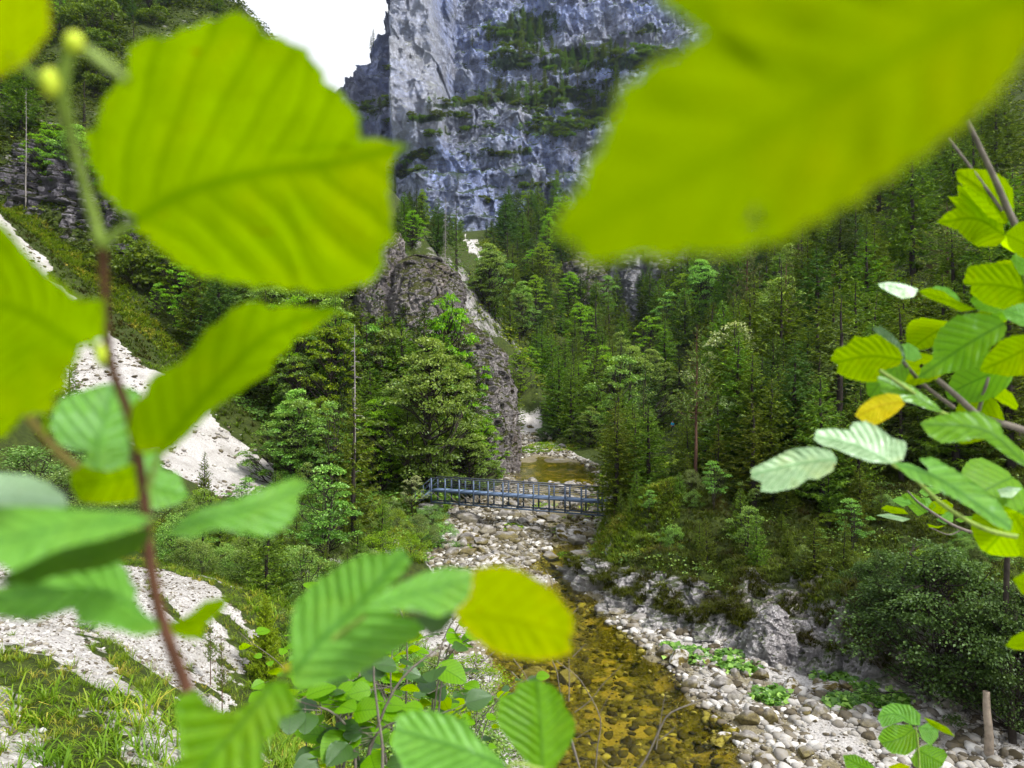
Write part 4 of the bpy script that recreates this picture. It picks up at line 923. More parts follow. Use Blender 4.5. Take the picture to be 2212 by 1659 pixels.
# forest fill by ground region: (polygon in plan, count, kinds, height range, label, group)
rs = np.random.RandomState(77)
def fill(poly, n, kinds, h0, h1_, label, group, mind=1.6, wf=(.9, 1.3), cond=None):
    poly = np.asarray(poly, float); lo = poly.min(0); hi = poly.max(0); got = []; tries = 0
    while len(got) < n and tries < n*60:
        tries += 1; q = lo+(hi-lo)*rs.rand(2)
        if not inpoly(np.array([q[0]]), np.array([q[1]]), poly)[0]: continue
        if float(riverd(q[0], q[1])) > -1.2 and q[1] < 125: continue
        if any((q[0]-g_[0])**2+(q[1]-g_[1])**2 < mind**2 for g_ in got): continue
        if cond and not cond(q): continue
        got.append(q)
        kd = kinds[rs.randint(len(kinds))]
        cat = {'spruce': 'spruce', 'larch': 'larch', 'pine': 'pine'}
        nm = {'spruce_a': 'dark spruce', 'spruce_b': 'mid green fir', 'spruce_c': 'thin dark spruce', 'spruce_y': 'yellow green spruce', 'fir': 'flat branched fir', 'spruce_k': 'young spruce', 'larch': 'feathery larch', 'pine': 'bare trunked pine', 'maple': 'leafy maple', 'pale_tree': 'silvery whitebeam', 'beech': 'lime green beech', 'rowan': 'leafy rowan', 'shrub': 'green bush', 'shrub_l': 'bright green bush', 'shrub_g': 'grey green willow bush', 'shrub_big': 'large leafy bush', 'dwarf': 'dark mountain pine bush'}[kd]
        put(kd, 0, 0, q[1], nm+' '+label, nm+' group '+group, hmin=rs.uniform(h0, h1_)*(.5 if kd in ('shrub', 'shrub_l', 'shrub_g', 'dwarf') else 1), wf=rs.uniform(*wf), x=q[0])
CON = ['spruce_a', 'spruce_b', 'spruce_c', 'spruce_a', 'larch', 'fir']
MIX = CON+['spruce_b', 'beech', 'maple', 'spruce_y', 'rowan']
fill(pl([(1290,0,84),(1420,0,72),(1500,0,72),(1560,0,100),(1500,0,132),(1200,0,140),(1190,0,118),(1300,0,100)]), 42, MIX, 8, 14, 'on the flat ground beyond the footbridge', 'beyond the bridge', 2.6)
fill(pl([(1050,0,170),(1180,0,142),(1420,0,140),(1600,0,140),(1500,0,215),(1080,0,235)]), 105, MIX+['spruce_b'], 9, 16, 'on the forest slope behind the far river bend', 'on the slope behind the bend', 3.2)
fill(pl([(1080,0,240),(1330,0,225),(1340,0,300),(1080,0,300)]), 40, CON+['beech'], 12, 20, 'high in the forest under the limestone cliff', 'under the limestone cliff', 4.5)
fill(pl([(1420,0,225),(1640,0,185),(1800,0,190),(1700,0,260),(1400,0,270)]), 34, CON, 12, 18, 'on the high slope around the pale crag', 'around the pale crag', 4.5)
fill(pl([(1490,0,74),(1560,0,60),(1640,0,58),(1800,0,62),(2000,0,62),(2280,0,60),(2400,0,90),(2000,0,190),(1560,0,180),(1530,0,110)]), 125, CON+['fir', 'spruce_b', 'fir', 'spruce_b', 'fir', 'maple', 'spruce_y', 'fir', 'pine'], 8, 16, 'in the dense dark forest on the right hillside', 'on the right hillside', 3.0)
fill(pl([(1560,0,50),(1700,0,46),(1900,0,44),(2212,0,40),(2300,0,58),(1900,0,62),(1600,0,60)]), 52, ['fir', 'spruce_b', 'fir', 'spruce_b', 'spruce_a', 'spruce_y', 'larch'], 6, 11, 'above the mossy bank on the right', 'above the mossy bank', 2.4)
fill(pl([(650,0,74),(900,0,72),(1000,0,74),(1010,0,84),(840,0,90),(640,0,112),(430,0,112),(330,0,104),(470,0,86)]), 62, MIX+['spruce_a'], 8, 14, 'on the wooded slope left of the rock outcrop', 'left of the outcrop', 2.4, cond=lambda q: not inpoly(np.array([q[0]]), np.array([q[1]]), SCREE)[0])
fill(pl([(625,0,64),(700,0,60),(860,0,62),(960,0,63),(960,0,74),(640,0,76)]), 26, ['maple', 'spruce_b', 'spruce_k', 'spruce_a', 'rowan', 'beech'], 5, 9, 'between the scree and the footbridge', 'between scree and bridge', 2.0)
fill(pl([(400,0,40),(560,0,40),(760,0,36),(880,0,42),(860,0,56),(660,0,56),(600,0,48)]), 34, ['shrub', 'shrub_l', 'shrub_g', 'rowan', 'spruce_k', 'spruce_k', 'shrub_g'], 2.4, 4.4, 'in the thicket between the near slope and the scree', 'in the thicket', 1.5)
fill(pl([(620,0,22),(850,0,19),(960,0,24),(900,0,34),(800,0,38),(660,0,34)]), 30, ['shrub', 'shrub_l', 'shrub_g', 'rowan', 'shrub'], 2.0, 3.6, 'on the left stream bank in the lower middle', 'on the left stream bank', 1.1)
fill(pl([(300,0,100),(420,0,112),(560,0,125),(620,0,175),(300,0,165),(60,0,165),(-60,0,125),(40,0,122)]), 80, ['spruce_a', 'spruce_b', 'larch', 'fir', 'maple', 'beech', 'dwarf', 'dwarf'], 6, 13, 'on the shady mountainside at the upper left', 'on the upper left mountainside', 3)
fill(pl([(-60,0,40),(200,0,42),(300,0,48),(200,0,60),(-60,0,66)]), 14, ['shrub_g', 'shrub', 'spruce_k', 'dwarf'], 3, 5, 'below the scree at the left edge', 'left edge below the scree', 2.2)
fill(pl([(1330,0,50),(1500,0,50),(1700,0,44),(2200,0,37),(2212,0,29),(1950,0,31),(1700,0,35),(1500,0,38.5),(1350,0,43)]), 54, ['shrub', 'spruce_k', 'spruce_k', 'shrub_g', 'fir', 'spruce_b', 'spruce_k', 'rowan', 'shrub_l'], 1.0, 3.0, 'clinging to the steep mossy bank', 'clinging to the mossy bank', 1.1)
fill(pl([(1325,0,50),(1450,0,50),(1640,0,43),(1900,0,40),(1900,0,44),(1640,0,50),(1440,0,56),(1325,0,58)]), 24, ['fir', 'spruce_b', 'spruce_y', 'spruce_k'], 4, 8, 'along the upper rim of the mossy bank', 'along the rim of the bank', 1.7)
fill(pl([(850,0,125),(1000,0,140),(1090,0,170),(1100,0,300),(860,0,300),(760,0,200)]), 60, CON+['beech', 'spruce_b'], 5, 10, 'on the knoll between the outcrop and the limestone cliff', 'on the knoll behind the outcrop', 3.5, cond=lambda q: abs(q[0]/q[1]*F+1106-1020) > 22)
fill(pl([(330,0,31),(480,0,27),(620,0,25),(720,0,24),(830,0,34),(640,0,44),(380,0,44)]), 44, ['shrub', 'shrub_l', 'shrub_g', 'shrub_g', 'rowan', 'spruce_k', 'shrub'], 1.8, 3.6, 'in the hollow behind the near gravel slope', 'in the hollow behind the near slope', 1.2)
fill([(14, 27.5), (19, 25), (24, 26), (23, 33), (17, 36), (14.5, 31)], 10, ['shrub', 'shrub_l', 'shrub'], 2, 4, 'under the very large shrub at the lower right', 'under the large shrub', 1.2)
# plants on the cliff: on the ledges only
Y2 = Yc.reshape(nz_, nx); cnt = 0; seen = []; V2_ = VG.reshape(nz_, nx)
order = rs.permutation(nz_*nx)
for idx in order:
    r_, c_ = divmod(int(idx), nx)
    if V2_[r_, c_] < .30+.5*rs.rand() or not (80 < zs[r_] < 205): continue
    x, z, y = xs[c_], zs[r_], Y2[r_, c_]
    if any((x-a)**2+(z-b)**2 < 6.5 for a, b in seen): continue
    seen.append((x, z)); big = (-14 < x < 60 and z > 150)
    kd = (['spruce_b', 'larch', 'spruce_b', 'dwarf', 'dwarf', 'beech', 'spruce_a', 'dwarf'] if big else ['dwarf', 'dwarf', 'dwarf', 'dwarf', 'beech', 'dwarf', 'maple', 'larch'])[rs.randint(8)]
    hh = rs.uniform(2.2, 5) if kd in ('dwarf', 'beech', 'maple') else rs.uniform(6, 15 if big else 9)
    p = PR[kd]; nm = {'dwarf': 'dark mountain pine bush', 'spruce_a': 'dark spruce', 'spruce_b': 'mid green fir', 'beech': 'light green beech', 'larch': 'grey green larch', 'maple': 'green maple'}[kd]
    r = dup(p, (x, y-.3, z-.5), rs.rand()*6.28, hh/p['h'], nm+' rooted on a ledge of the far limestone cliff', nm+' group on the cliff ledges', 1 if kd != 'dwarf' else .7)
    r['category'] = 'shrub' if kd == 'dwarf' else 'tree'; cnt += 1
    if cnt >= 420: break
print('cliff plants', cnt)
for u, zt, sc_, lab in ((-80.2, 203.5, .62, 'tiny spruce on the skyline corner of the cliff, left of two'), (-78.4, 204.5, .72, 'tiny spruce on the skyline corner of the cliff, right of two')):
    c_ = int(np.abs(xs-u).argmin()); r_ = int(np.abs(zs-zt).argmin()); r = dup(PR['spruce_c'], (u, Y2[r_, c_], zt-3.0), 1, sc_, lab); r['category'] = 'tree'
# ---------------------------------------------------------------- ground plants
def blades(name, pts, h0, h1_, nb, mat, label, seed, wd=.012, spread=.5, zf=None, cols=None):
    rs = np.random.RandomState(seed); n = len(pts)*nb; p = np.repeat(pts, nb, 0); a = rs.rand(n)*6.28; rad = rs.rand(n)*.4
    sp_ = np.clip(.5+.9*n2(pts[:, 0], pts[:, 1], max(1.2, h1_*4), 4, seed+50), 0, 1)
    L = rs.uniform(h0, h1_, n)*np.repeat(rs.uniform(.6, 1.3, len(pts)), nb)
    x = p[:, 0]+np.cos(a)*rad*L*.6; y = p[:, 1]+np.sin(a)*rad*L*.6; z0 = np.repeat(H(pts[:, 0], pts[:, 1]) if zf is None else zf, nb)-.03
    d = np.stack([np.cos(a), np.sin(a)], 1)*(spread*rs.uniform(.3, 1.4, n))[:, None]; s = np.stack([-np.sin(a), np.cos(a)], 1)*(wd*(1+L))[:, None]
    q = np.zeros((n, 7, 3))
    for k, (t, w) in enumerate(((0, 1), (.45, .9), (.8, .6))):
        cx = x+d[:, 0]*L*t**1.8; cy_ = y+d[:, 1]*L*t**1.8; cz = z0+L*(t-.45*spread*t**3)
        for j, sg in enumerate((-1, 1)): q[:, 2*k+j] = np.stack([cx+s[:, 0]*w*sg, cy_+s[:, 1]*w*sg, cz], 1)
    q[:, 6] = np.stack([x+d[:, 0]*L*1.15, y+d[:, 1]*L*1.15, z0+L*(1-.6*spread)], 1)
    o = (np.arange(n)*7)[:, None]
    F4 = np.concatenate([o+np.array([[0, 1, 3, 2]]), o+np.array([[2, 3, 5, 4]])]); F3 = o+np.array([[4, 5, 6]])
    link(name, mesh_np(name, q.reshape(-1, 3), [F4, F3], mat, False, {'rnd': np.repeat(np.clip(np.repeat(sp_+rs.normal(size=len(pts))*.12, nb)+rs.normal(size=n)*.12, 0, 1), 7)}), kind='stuff', label=label)
GRASS = foliage('grass_blades', (0.088, 0.159, 0.0072), (0.187, 0.269, 0.0115), (0.454, 0.355, 0.0671), .35, .02)
GRASSD = foliage('bank_grass', (0.047, 0.034, 0.0115), (0.060, 0.085, 0.0094), (0.144, 0.195, 0.0136), .3, .01)
rs = np.random.RandomState(9)
q = polypts([(-20,6),(-9,7.5),(-3.5,8),(-3,15),(-5,20),(-6,26),(-9.5,30),(-14,30),(-24,22),(-30,14)], 15000, rs); gq = cover(q[:, 0], q[:, 1]); q = q[(gq < .5)]
blades('grass', q, .10, .27, 17, GRASS, 'long fine grass in bands on the near gravel slope', 1, .0036, .7)
q = polypts(NEARG, 260, rs); blades('grass', q, .12, .28, 34, GRASS, 'single grass tufts dotted over the near gravel', 2, .0036, .8)
RB = pl([(1240,0,46),(1300,0,56),(1460,0,58),(1600,0,52),(2212,0,44),(2260,0,24),(2000,0,27.5),(1700,0,32),(1560,0,34),(1400,0,38),(1290,0,41.5)])
q = polypts(RB, 26000, rs); q = q[riverd(q[:, 0], q[:, 1]) < -.5]
blades('grass', q, .18, .5, 9, GRASSD, 'shaggy grass and moss hanging on the right bank', 3, .011, .9)
k = rs.permutation(len(WALLV))[:8000]; w_ = WALLV[k]; m_ = fbm(w_/[1.2, 1.2, 1.0], 3) > .02; w_ = w_[m_]
blades('grass', w_[:, :2], .15, .4, 8, GRASSD, 'tufts of grass hanging over the ribbed bank rock', 13, .010, 1.1, zf=w_[:, 2])
q = pl([(1240,0,46),(1300,0,55),(1450,0,52),(1480,0,41),(1330,0,41.5)])
blades('grass', polypts(q, 3500, rs), .2, .5, 9, GRASS, 'bright grass on the bank right below the footbridge end', 14, .011, .9)
q = pl([(150,0,112),(330,0,100),(480,0,88),(560,0,74),(400,0,82),(200,0,98),(60,0,108)])
q = pl([(-80,0,84),(300,0,76),(600,0,64),(660,0,80),(480,0,114),(300,0,125),(-80,0,124)]); q = polypts(q, 26000, rs); q = q[cover(q[:, 0], q[:, 1]) < .5]
blades('grass', q[::2], .25, .7, 8, GRASSD, 'dark grass on the slope beside the scree', 15, .03, .8)  # the darker bank grass also covers this slope
q = polypts(pl([(-40,0,104),(60,0,103),(250,0,90),(420,0,80),(470,0,80),(330,0,96),(180,0,108),(60,0,112),(-40,0,112)]), 9000, rs); q = q[cover(q[:, 0], q[:, 1]) < .5]
blades('grass', q, .25, .8, 8, GRASS, 'bright grass strip between the scree and the forest', 4, .035, .8)
q = [(-9, 9), (-3, 8), (0, 12), (-1, 20), (-3, 32), (-8, 40), (-16, 44), (-22, 34), (-10, 28), (-7, 20), (-4.6, 14)]
blades('grass', polypts(q, 9000, rs), .2, .5, 9, GRASS, 'grass under the bushes left of the stream', 5, .009, .8)
q = polypts([(-5.4, 44), (-5.2, 58), (-5.5, 66), (-12, 66), (-14, 50), (-9, 42)], 5000, rs)
blades('grass', q, .2, .5, 9, GRASS, 'grass around the left end of the footbridge', 16, .012, .8)
leafmat_pts = q[::6]
q = pl([(1095,0,101),(1300,0,104),(1310,0,88),(1290,0,80),(1330,0,74),(1400,0,100),(1300,0,122),(1170,0,112)])
blades('grass', polypts(q, 6000, rs), .25, .6, 9, GRASS, 'bright green herbs along the far pool', 6, .03, .8)
def leafmat(name, pts, hgt, sz, per, mat, label, seed):
    rs = np.random.RandomState(seed); p = np.repeat(pts, per, 0); n = len(p)
    if n == 0: return
    z = np.repeat(H(pts[:, 0], pts[:, 1]), per)+hgt*np.repeat(rs.uniform(.3, 1.2, len(pts)), per)*rs.uniform(.3, 1, n)
    off = rs.normal(size=(n, 2))*hgt*.7
    a = rs.rand(n)*6.28; fw = np.stack([np.cos(a), np.sin(a), rs.uniform(-.5, .2, n)], 1); s = sz*rs.uniform(.5, 1.3, n)
    V, Fm = merge(*LEAF, np.stack([p[:, 0]+off[:, 0], p[:, 1]+off[:, 1], z], 1), rots(np.array([0, -.2, 1])+rnd_dirs(n, rs)*.5, fw), np.stack([s*1.3, s, s], 1))
    link(name, mesh_np(name, V, Fm, mat, False, {'rnd': np.repeat(rs.rand(n), 5)}), kind='stuff', label=label)
rs = np.random.RandomState(10)
q = polypts(RB, 3600, rs); q = q[(riverd(q[:, 0], q[:, 1]) < -.3) & (n2(q[:, 0], q[:, 1], 3, 3, 31) > -.02)]
leafmat('ground_cover', q, .28, .13, 14, F_BR, 'small leafy herbs scattered over the right bank', 1)
q = np.vstack([polypts(pl(c), 160, rs) for c in ([(1440,0,33.3),(1520,0,32.5),(1530,0,31),(1460,0,31.8)], [(1555,0,32.2),(1625,0,31.5),(1625,0,30.2),(1560,0,30.8)], [(1730,0,31.5),(1900,0,30),(1900,0,28.5),(1740,0,29.8)], [(1640,0,28.6),(1690,0,28.4),(1690,0,27.7),(1640,0,27.9)], [(1795,0,27.9),(1840,0,27.8),(1840,0,27.1),(1795,0,27.2)], [(1850,0,28.8),(1960,0,28.2),(1960,0,27),(1860,0,27.4)])])
leafmat('butterbur', q, .22, .26, 8, F_BR, 'broad leaved butterbur patches on the gravel bar', 2)
ub = polypts([(4, 58), (16, 58), (60, 58), (75, 100), (60, 140), (16, 130), (13, 90), (11, 75)], 9000, rs)
leafmat('ground_cover', ub, .5, .3, 9, F_MID, 'undergrowth below the trees right of the river', 3)
ub = polypts(pl([(430,0,52),(900,0,56),(1000,0,70),(960,0,80),(640,0,100),(300,0,108),(470,0,86),(630,0,66)]), 7000, rs); ub = ub[~inpoly(ub[:, 0], ub[:, 1], SCREE)]
leafmat('ground_cover', ub, .5, .28, 9, F_BR, 'undergrowth below the trees left of the river', 4)
ub = polypts(pl([(1000,0,150),(1180,0,130),(1500,0,130),(2300,0,90),(2300,0,220),(1500,0,290),(1050,0,300)]), 14000, rs)
leafmat('ground_cover', ub, 1.2, .7, 9, F_MID, 'undergrowth on the forested slopes of the gorge', 5)
ub = polypts(pl([(-100,0,118),(300,0,104),(620,0,118),(680,0,200),(-100,0,190)]), 9000, rs)
leafmat('ground_cover', ub, 1.0, .6, 9, F_DARK, 'shrubby growth on the upper left mountainside', 6)
leafmat('ground_cover', leafmat_pts, .35, .16, 12, F_BR, 'leafy herbs around the left end of the footbridge', 7)
for k, c in enumerate(([(1090,0,57),(1130,0,57),(1130,0,55),(1090,0,55)], [(1190,0,56),(1275,0,56),(1275,0,53),(1200,0,53)], [(1010,0,50),(1040,0,50),(1040,0,48.5),(1010,0,48.5)], [(1200,0,50),(1280,0,50),(1280,0,47.5),(1220,0,48)], [(1150,0,66),(1200,0,66),(1200,0,63),(1150,0,63)])):
    q = polypts(pl(c), 90, rs)
    leafmat('moss_patch', q, .14, .12, 8, F_LIME if k != 1 else F_BR, ['low green plants on the stones under the middle of the footbridge', 'mossy plants on the broad boulder below the bridge', 'green plants at the left edge of the lower stream bed', 'plants along the right edge of the rapids', 'plants among the stones behind the footbridge'][k], 20+k)
# broken dead trunk at the lower right
x, y, z = P(2135, 1655, 23.6); zg = h1(x, y)
sn = thing('broken_tree', 'broken pale dead trunk standing at the lower right', 'tree stump', (x, y, zg))
link('trunk', mesh_np('trunk', *tubes([(spl([(0, 0, -.3), (.02, 0, .7), (-.02, .05, 1.5), (.0, .1, 2.1)], 10), np.linspace(.15, .10, 10))], 9), simple('pale_wood', (.30, .25, .20), .85, 0, .4, 4, .1), True), sn)
x, y, z = P(2175, 1250, 24.5); zg = h1(x, y)
bt = thing('bare_tree', 'dark bare trunk rising through the shrub at the right edge', 'tree trunk', (x, y, zg))
link('trunk', mesh_np('trunk', *tubes([(spl([(.2, 0, -.3), (.1, 0, 2), (0, .05, 4), (.1, .1, z-zg+1.4)], 12), np.linspace(.13, .08, 12))], 8), BARK, True), bt)
x0, y0, z0 = P(1745, 1440, 31.5); x1, y1, z1 = P(1772, 1330, 32.0)
dl = link('dead_branch', mesh_np('dead_branch', *tubes([(spl([(x0-.4, y0-.3, z0-.2), (x0, y0, z0+.5), ((x0+x1)/2+.35, y1-.4, (z0+z1)/2+.2), (x1, y1-.5, z1+.1)], 14), np.linspace(.05, .02, 14))], 6), BARK, True),
   label='thin crooked dead branch leaning on the mossy bank', category='branch')
# ---------------------------------------------------------------- near hazel leaves
def leafshader(name, col, vein, trans=.5, gloss=.08, tcol=None, rough=.35, edge=None):
    t = NT(name)
    uv = t.n('ShaderNodeAttribute', attribute_name='vein').outputs['Vector']; sp = t.n('ShaderNodeSeparateXYZ', i_0=uv)
    ph, q, m = sp.outputs[0], sp.outputs[1], sp.outputs[2]       # vein phase, offset from midrib, distance to rim
    fr = t.math('ABSOLUTE', t.math('SUBTRACT', t.math('FRACT', ph), .5))
    lat = t.ramp(fr, [(.0, 1.), (.10, .25), (.2, 0.)]); mid = t.ramp(t.math('ABSOLUTE', q), [(.0, 1.), (.035, 0.)])
    v = t.math('MAXIMUM', t.math('MULTIPLY', lat, .75), mid)
    po = t.coord(True); nz = t.noise(po, 60, 5, .6); fine = t.n('ShaderNodeTexVoronoi', i_Vector=po, i_Scale=900, feature='DISTANCE_TO_EDGE')
    c = t.mix(t.ramp(nz, [(.35, 0.), (.7, .35)]), col, tuple(x*.7 for x in col))
    c = t.mix(t.ramp(t.noise(po, 22, 4, .6), [(.5, 0.), (.68, .5)]), c, (col[0]*1.25+.02, col[1]*.98, col[2]*.6))
    c = t.mix(t.ramp(t.noise(po, 150, 2, .5), [(.73, 0.), (.76, .8)]), c, (col[0]*.8, col[1]*.4, 0.0))
    net = t.n('ShaderNodeTexVoronoi', i_Vector=po, i_Scale=260, feature='DISTANCE_TO_EDGE'); c = t.mix(t.ramp(net.outputs['Distance'], [(0, .35), (.06, 0.)]), c, vein)
    if edge: c = t.mix(t.ramp(m, [(.0, .8), (.12, 0.)]), c, edge)
    c = t.mix(t.math('MULTIPLY', v, .8), c, vein)
    bm = t.bump(t.math('ADD', t.math('MULTIPLY', v, -.6), t.math('MULTIPLY', t.ramp(fine.outputs['Distance'], [(0, 0.), (.1, 1.)]), .25)), .5, .0008)
    d = t.n('ShaderNodeBsdfDiffuse', i_0=c); t.set(d, 'Normal', bm)
    tr = t.n('ShaderNodeBsdfTranslucent', i_0=t.mix(1.0, c, tcol or (1.25, 1.3, .12), 'MULTIPLY'))
    m1 = t.n('ShaderNodeMixShader', i_0=trans); t.t.links.new(d.outputs[0], m1.inputs[1]); t.t.links.new(tr.outputs[0], m1.inputs[2])
    g = t.n('ShaderNodeBsdfGlossy', i_0=(.85, 1, .95), i_Roughness=rough); t.set(g, 'Normal', bm)
    lw = t.n('ShaderNodeFresnel', i_IOR=1.45)
    m2 = t.n('ShaderNodeMixShader', i_0=t.math('ADD', t.math('MULTIPLY', lw, gloss*4), gloss, True)); t.t.links.new(m1.outputs[0], m2.inputs[1]); t.t.links.new(g.outputs[0], m2.inputs[2])
    t.t.links.new(m2.outputs[0], t.out.inputs[0]); return t.m
LM = {
 'lime': leafshader('leaf_lime', (.34, .54, .0), (.13, .27, .0), .6, .0),
 'lime2': leafshader('leaf_lime_deep', (.32, .47, .0), (.23, .37, .0), .6, .0),
 'green': leafshader('leaf_green', (.18, .43, .004), (.06, .19, .002), .5, .015),
 'dark': leafshader('leaf_dark', (.05, .14, .008), (.03, .08, .005), .45, .05),
 'mint': leafshader('leaf_mint', (.20, .50, .06), (.06, .22, .02), .45, .02, (1.2, 1.25, .1)),
 'pale': leafshader('leaf_pale', (.36, .54, .30), (.14, .32, .10), .25, .02, (.9, 1.05, .5)),
 'yellow': leafshader('leaf_yellow', (.50, .64, .0), (.36, .46, .0), .6, .0, edge=(.6, .5, .01)),
 'gold': leafshader('leaf_gold', (.80, .70, .005), (.6, .42, .0), .5, .01),
}
STEMG = simple('green_stem', (.22, .32, .05), .6, 0, .3, 90); STEMB = simple('brown_stem', (.10, .045, .025), .7, 0, .4, 90, .2); TWIG = simple('grey_twig', (.17, .15, .125), .85, 0, .3, 60, .2)
BUD = simple('bud', (.45, .55, .03), .6, 0, .3, 120)
def poly_leaf(name, outline, rib, d, mat, parent, tilt=(0, 0.00), bow=.0, pleat=.35, nveins=9, serr=1.0, centre=None, hole=None, seed=0, label=None, conv=None):
    """a leaf blade: rim and midrib in bearings (u, v) at distance d; tilt leans it away upwards/sideways; pleats follow the side veins"""
    cvt = conv or (lambda p: p)
    O = np.array([cvt(p) for p in outline], float); Rb = spl([cvt(p) for p in rib], 40)
    seg = np.linalg.norm(np.diff(np.vstack([O, O[:1]]), axis=0), axis=1); cum = np.concatenate([[0], np.cumsum(seg)]); NB = 220
    s = np.linspace(0, cum[-1], NB, endpoint=False); Oc = np.vstack([O, O[:1]])
    B = np.stack([np.interp(s, cum, Oc[:, i]) for i in (0, 1)], 1)
    K = np.array([.25, .5, .25])
    for _ in range(1): B = sum(np.roll(B, k-1, 0)*K[k] for k in range(3))
    Cc = np.array(cvt(centre), float) if centre is not None else O.mean(0)
    size = sqrt(np.ptp(O[:, 0])*np.ptp(O[:, 1])); rs = np.random.RandomState(seed+len(outline))
    nrm = B-Cc; nrm /= np.linalg.norm(nrm, axis=1)[:, None]
    # double saw-tooth rim of a hazel leaf
    nt_ = max(18, int(cum[-1]/size*11)); saw = (s/cum[-1]*nt_) % 1; saw2 = (s/cum[-1]*nt_*3.0) % 1
    B = B+nrm*((saw*.020+saw2*.007-.012)*size*serr+rs.normal(size=NB)*.0015*size)[:, None]
    NRg = 26; r = np.linspace(0, 1, NRg)[1:]
    V2 = np.vstack([Cc[None], (Cc+r[:, None, None]*(B-Cc)[None]).reshape(-1, 2)])
    # nearest point of the midrib
    D = ((V2[:, None]-Rb[None])**2).sum(-1); k = D.argmin(1); tg = np.gradient(Rb, axis=0); tg /= np.linalg.norm(tg, axis=1)[:, None]
    rel = V2-Rb[k]; side = tg[k, 0]*rel[:, 1]-tg[k, 1]*rel[:, 0]; along = k/39.+(rel*tg[k]).sum(1)/(np.linalg.norm(np.diff(Rb, axis=0), axis=1).sum())
    q = side/size; ph = (along-np.abs(q)*.85*(1-.25*np.abs(q)))*nveins
    ph = ph+.45*fbm(np.stack([V2[:, 0]/size*1.6, V2[:, 1]/size*1.6, np.full(len(V2), seed*2.3+5)], 1), 3)+.25*np.sign(q)*np.sin(seed)
    fr_ = np.abs((ph % 1)-.5)*2
    dep = pleat*.034*size*(1-fr_)*np.minimum(1, np.abs(q)*7)*np.minimum(1, (1-np.concatenate([[0], np.repeat(r, NB)]))*6+.3)
    wob = fbm(np.stack([V2[:, 0]/size*2, V2[:, 1]/size*2, np.full(len(V2), seed*1.3)], 1), 3)*.05*size
    dep = dep+wob+bow*np.abs(q)*size*.5
    dep = dep-tilt[1]*(V2[:, 1]-Cc[1])+tilt[0]*(V2[:, 0]-Cc[0])
    dd = d*(1+np.clip(dep/F, -.4, .8)*1.0)
    V = np.stack([(V2[:, 0]-1106)/F*dd, dd, (829.5-V2[:, 1])/F*dd], 1)
    o3 = np.array([(cvt(rib[0])[0]-1106)/F*d, d, (829.5-cvt(rib[0])[1])/F*d]); V = V-o3
    i = np.arange(NB); j = (i+1) % NB
    F3 = np.stack([np.zeros(NB, int), 1+i, 1+j], 1); F4 = []
    for a in range(NRg-2):
        F4.append(np.stack([1+a*NB+i, 1+(a+1)*NB+i, 1+(a+1)*NB+j, 1+a*NB+j], 1))
    F4 = np.concatenate(F4)
    if hole is not None:
        hp = np.array(hole[:2]); c4 = V2[F4].mean(1); jag = 1+.5*np.sin(np.arctan2(c4[:, 1]-hp[1], c4[:, 0]-hp[0])*3)
        F4 = F4[np.linalg.norm(c4-hp, axis=1) > hole[2]*jag]
    rim = np.concatenate([[1], 1-np.repeat(r, NB)])
    me = mesh_np(name, V, [F3, F4], LM[mat] if isinstance(mat, str) else mat, True, {'vein': np.stack([ph, q, rim], 1)})
    o = link(name, me, parent); o.location = o3+np.array([0, 0, CAMZ])-np.array(parent.location)
    if label: o['label'] = label
    return o
LB = {}
def leafproto(m):
    """one ribbed ovate blade, shared by repeated small leaves"""
    if m in LB: return LB[m]
    nu, nv_ = 22, 11; uu = np.linspace(0, 1, nu); vv = np.linspace(-1, 1, nv_)
    U, Vv = np.meshgrid(uu, vv, indexing='ij'); wd = .46*np.sin(np.pi*np.clip(U*.93+.04, 0, 1)**.8)**.75*(1+.09*((U*10.5) % 1)); X = Vv*wd; Y = U
    ph = (U-np.abs(X)*.7)*8; Z = .03*(1-np.abs((ph % 1)-.5)*2)*np.minimum(1, np.abs(Vv)*3)+.18*X**2-.22*U**2
    LB[m] = mesh_np('leaf', np.stack([X.ravel(), Y.ravel(), Z.ravel()], 1), grid_faces(nu, nv_), LM[m], True, {'vein': np.stack([ph.ravel(), X.ravel(), (1-np.abs(Vv)).ravel()], 1)})
    return LB[m]
def P3(u, v, d): return np.array(P(u, v, d))
def stem(name, pts, rads, mat, parent, n=30, seg=10):
    q = spl([P3(*p)-np.array(parent.location) for p in pts], n); r = np.interp(np.linspace(0, 1, n), np.linspace(0, 1, len(rads)), rads)
    return link(name, mesh_np(name, *tubes([(q, r)], seg), mat, True), parent)
c1 = lambda p: (p[0]*.4004, p[1]*.4004)                       # zoomed sheets of the photograph -> bearings
c4 = lambda p: (p[0]*.4004, 496.8+p[1]*.4004)
c7 = lambda p: (p[0]*.4004, 994.8+p[1]*.4004)
c8 = lambda p: (664.3+p[0]*.4004, 994.8+p[1]*.4004)
c6 = lambda p: (1326.3+p[0]*.4004, 496.8+p[1]*.4004)
c3 = lambda p: (1326.3+p[0]*.4004, p[1]*.4004)
c9 = lambda p: (1326.3+p[0]*.4004, 994.8+p[1]*.4004)
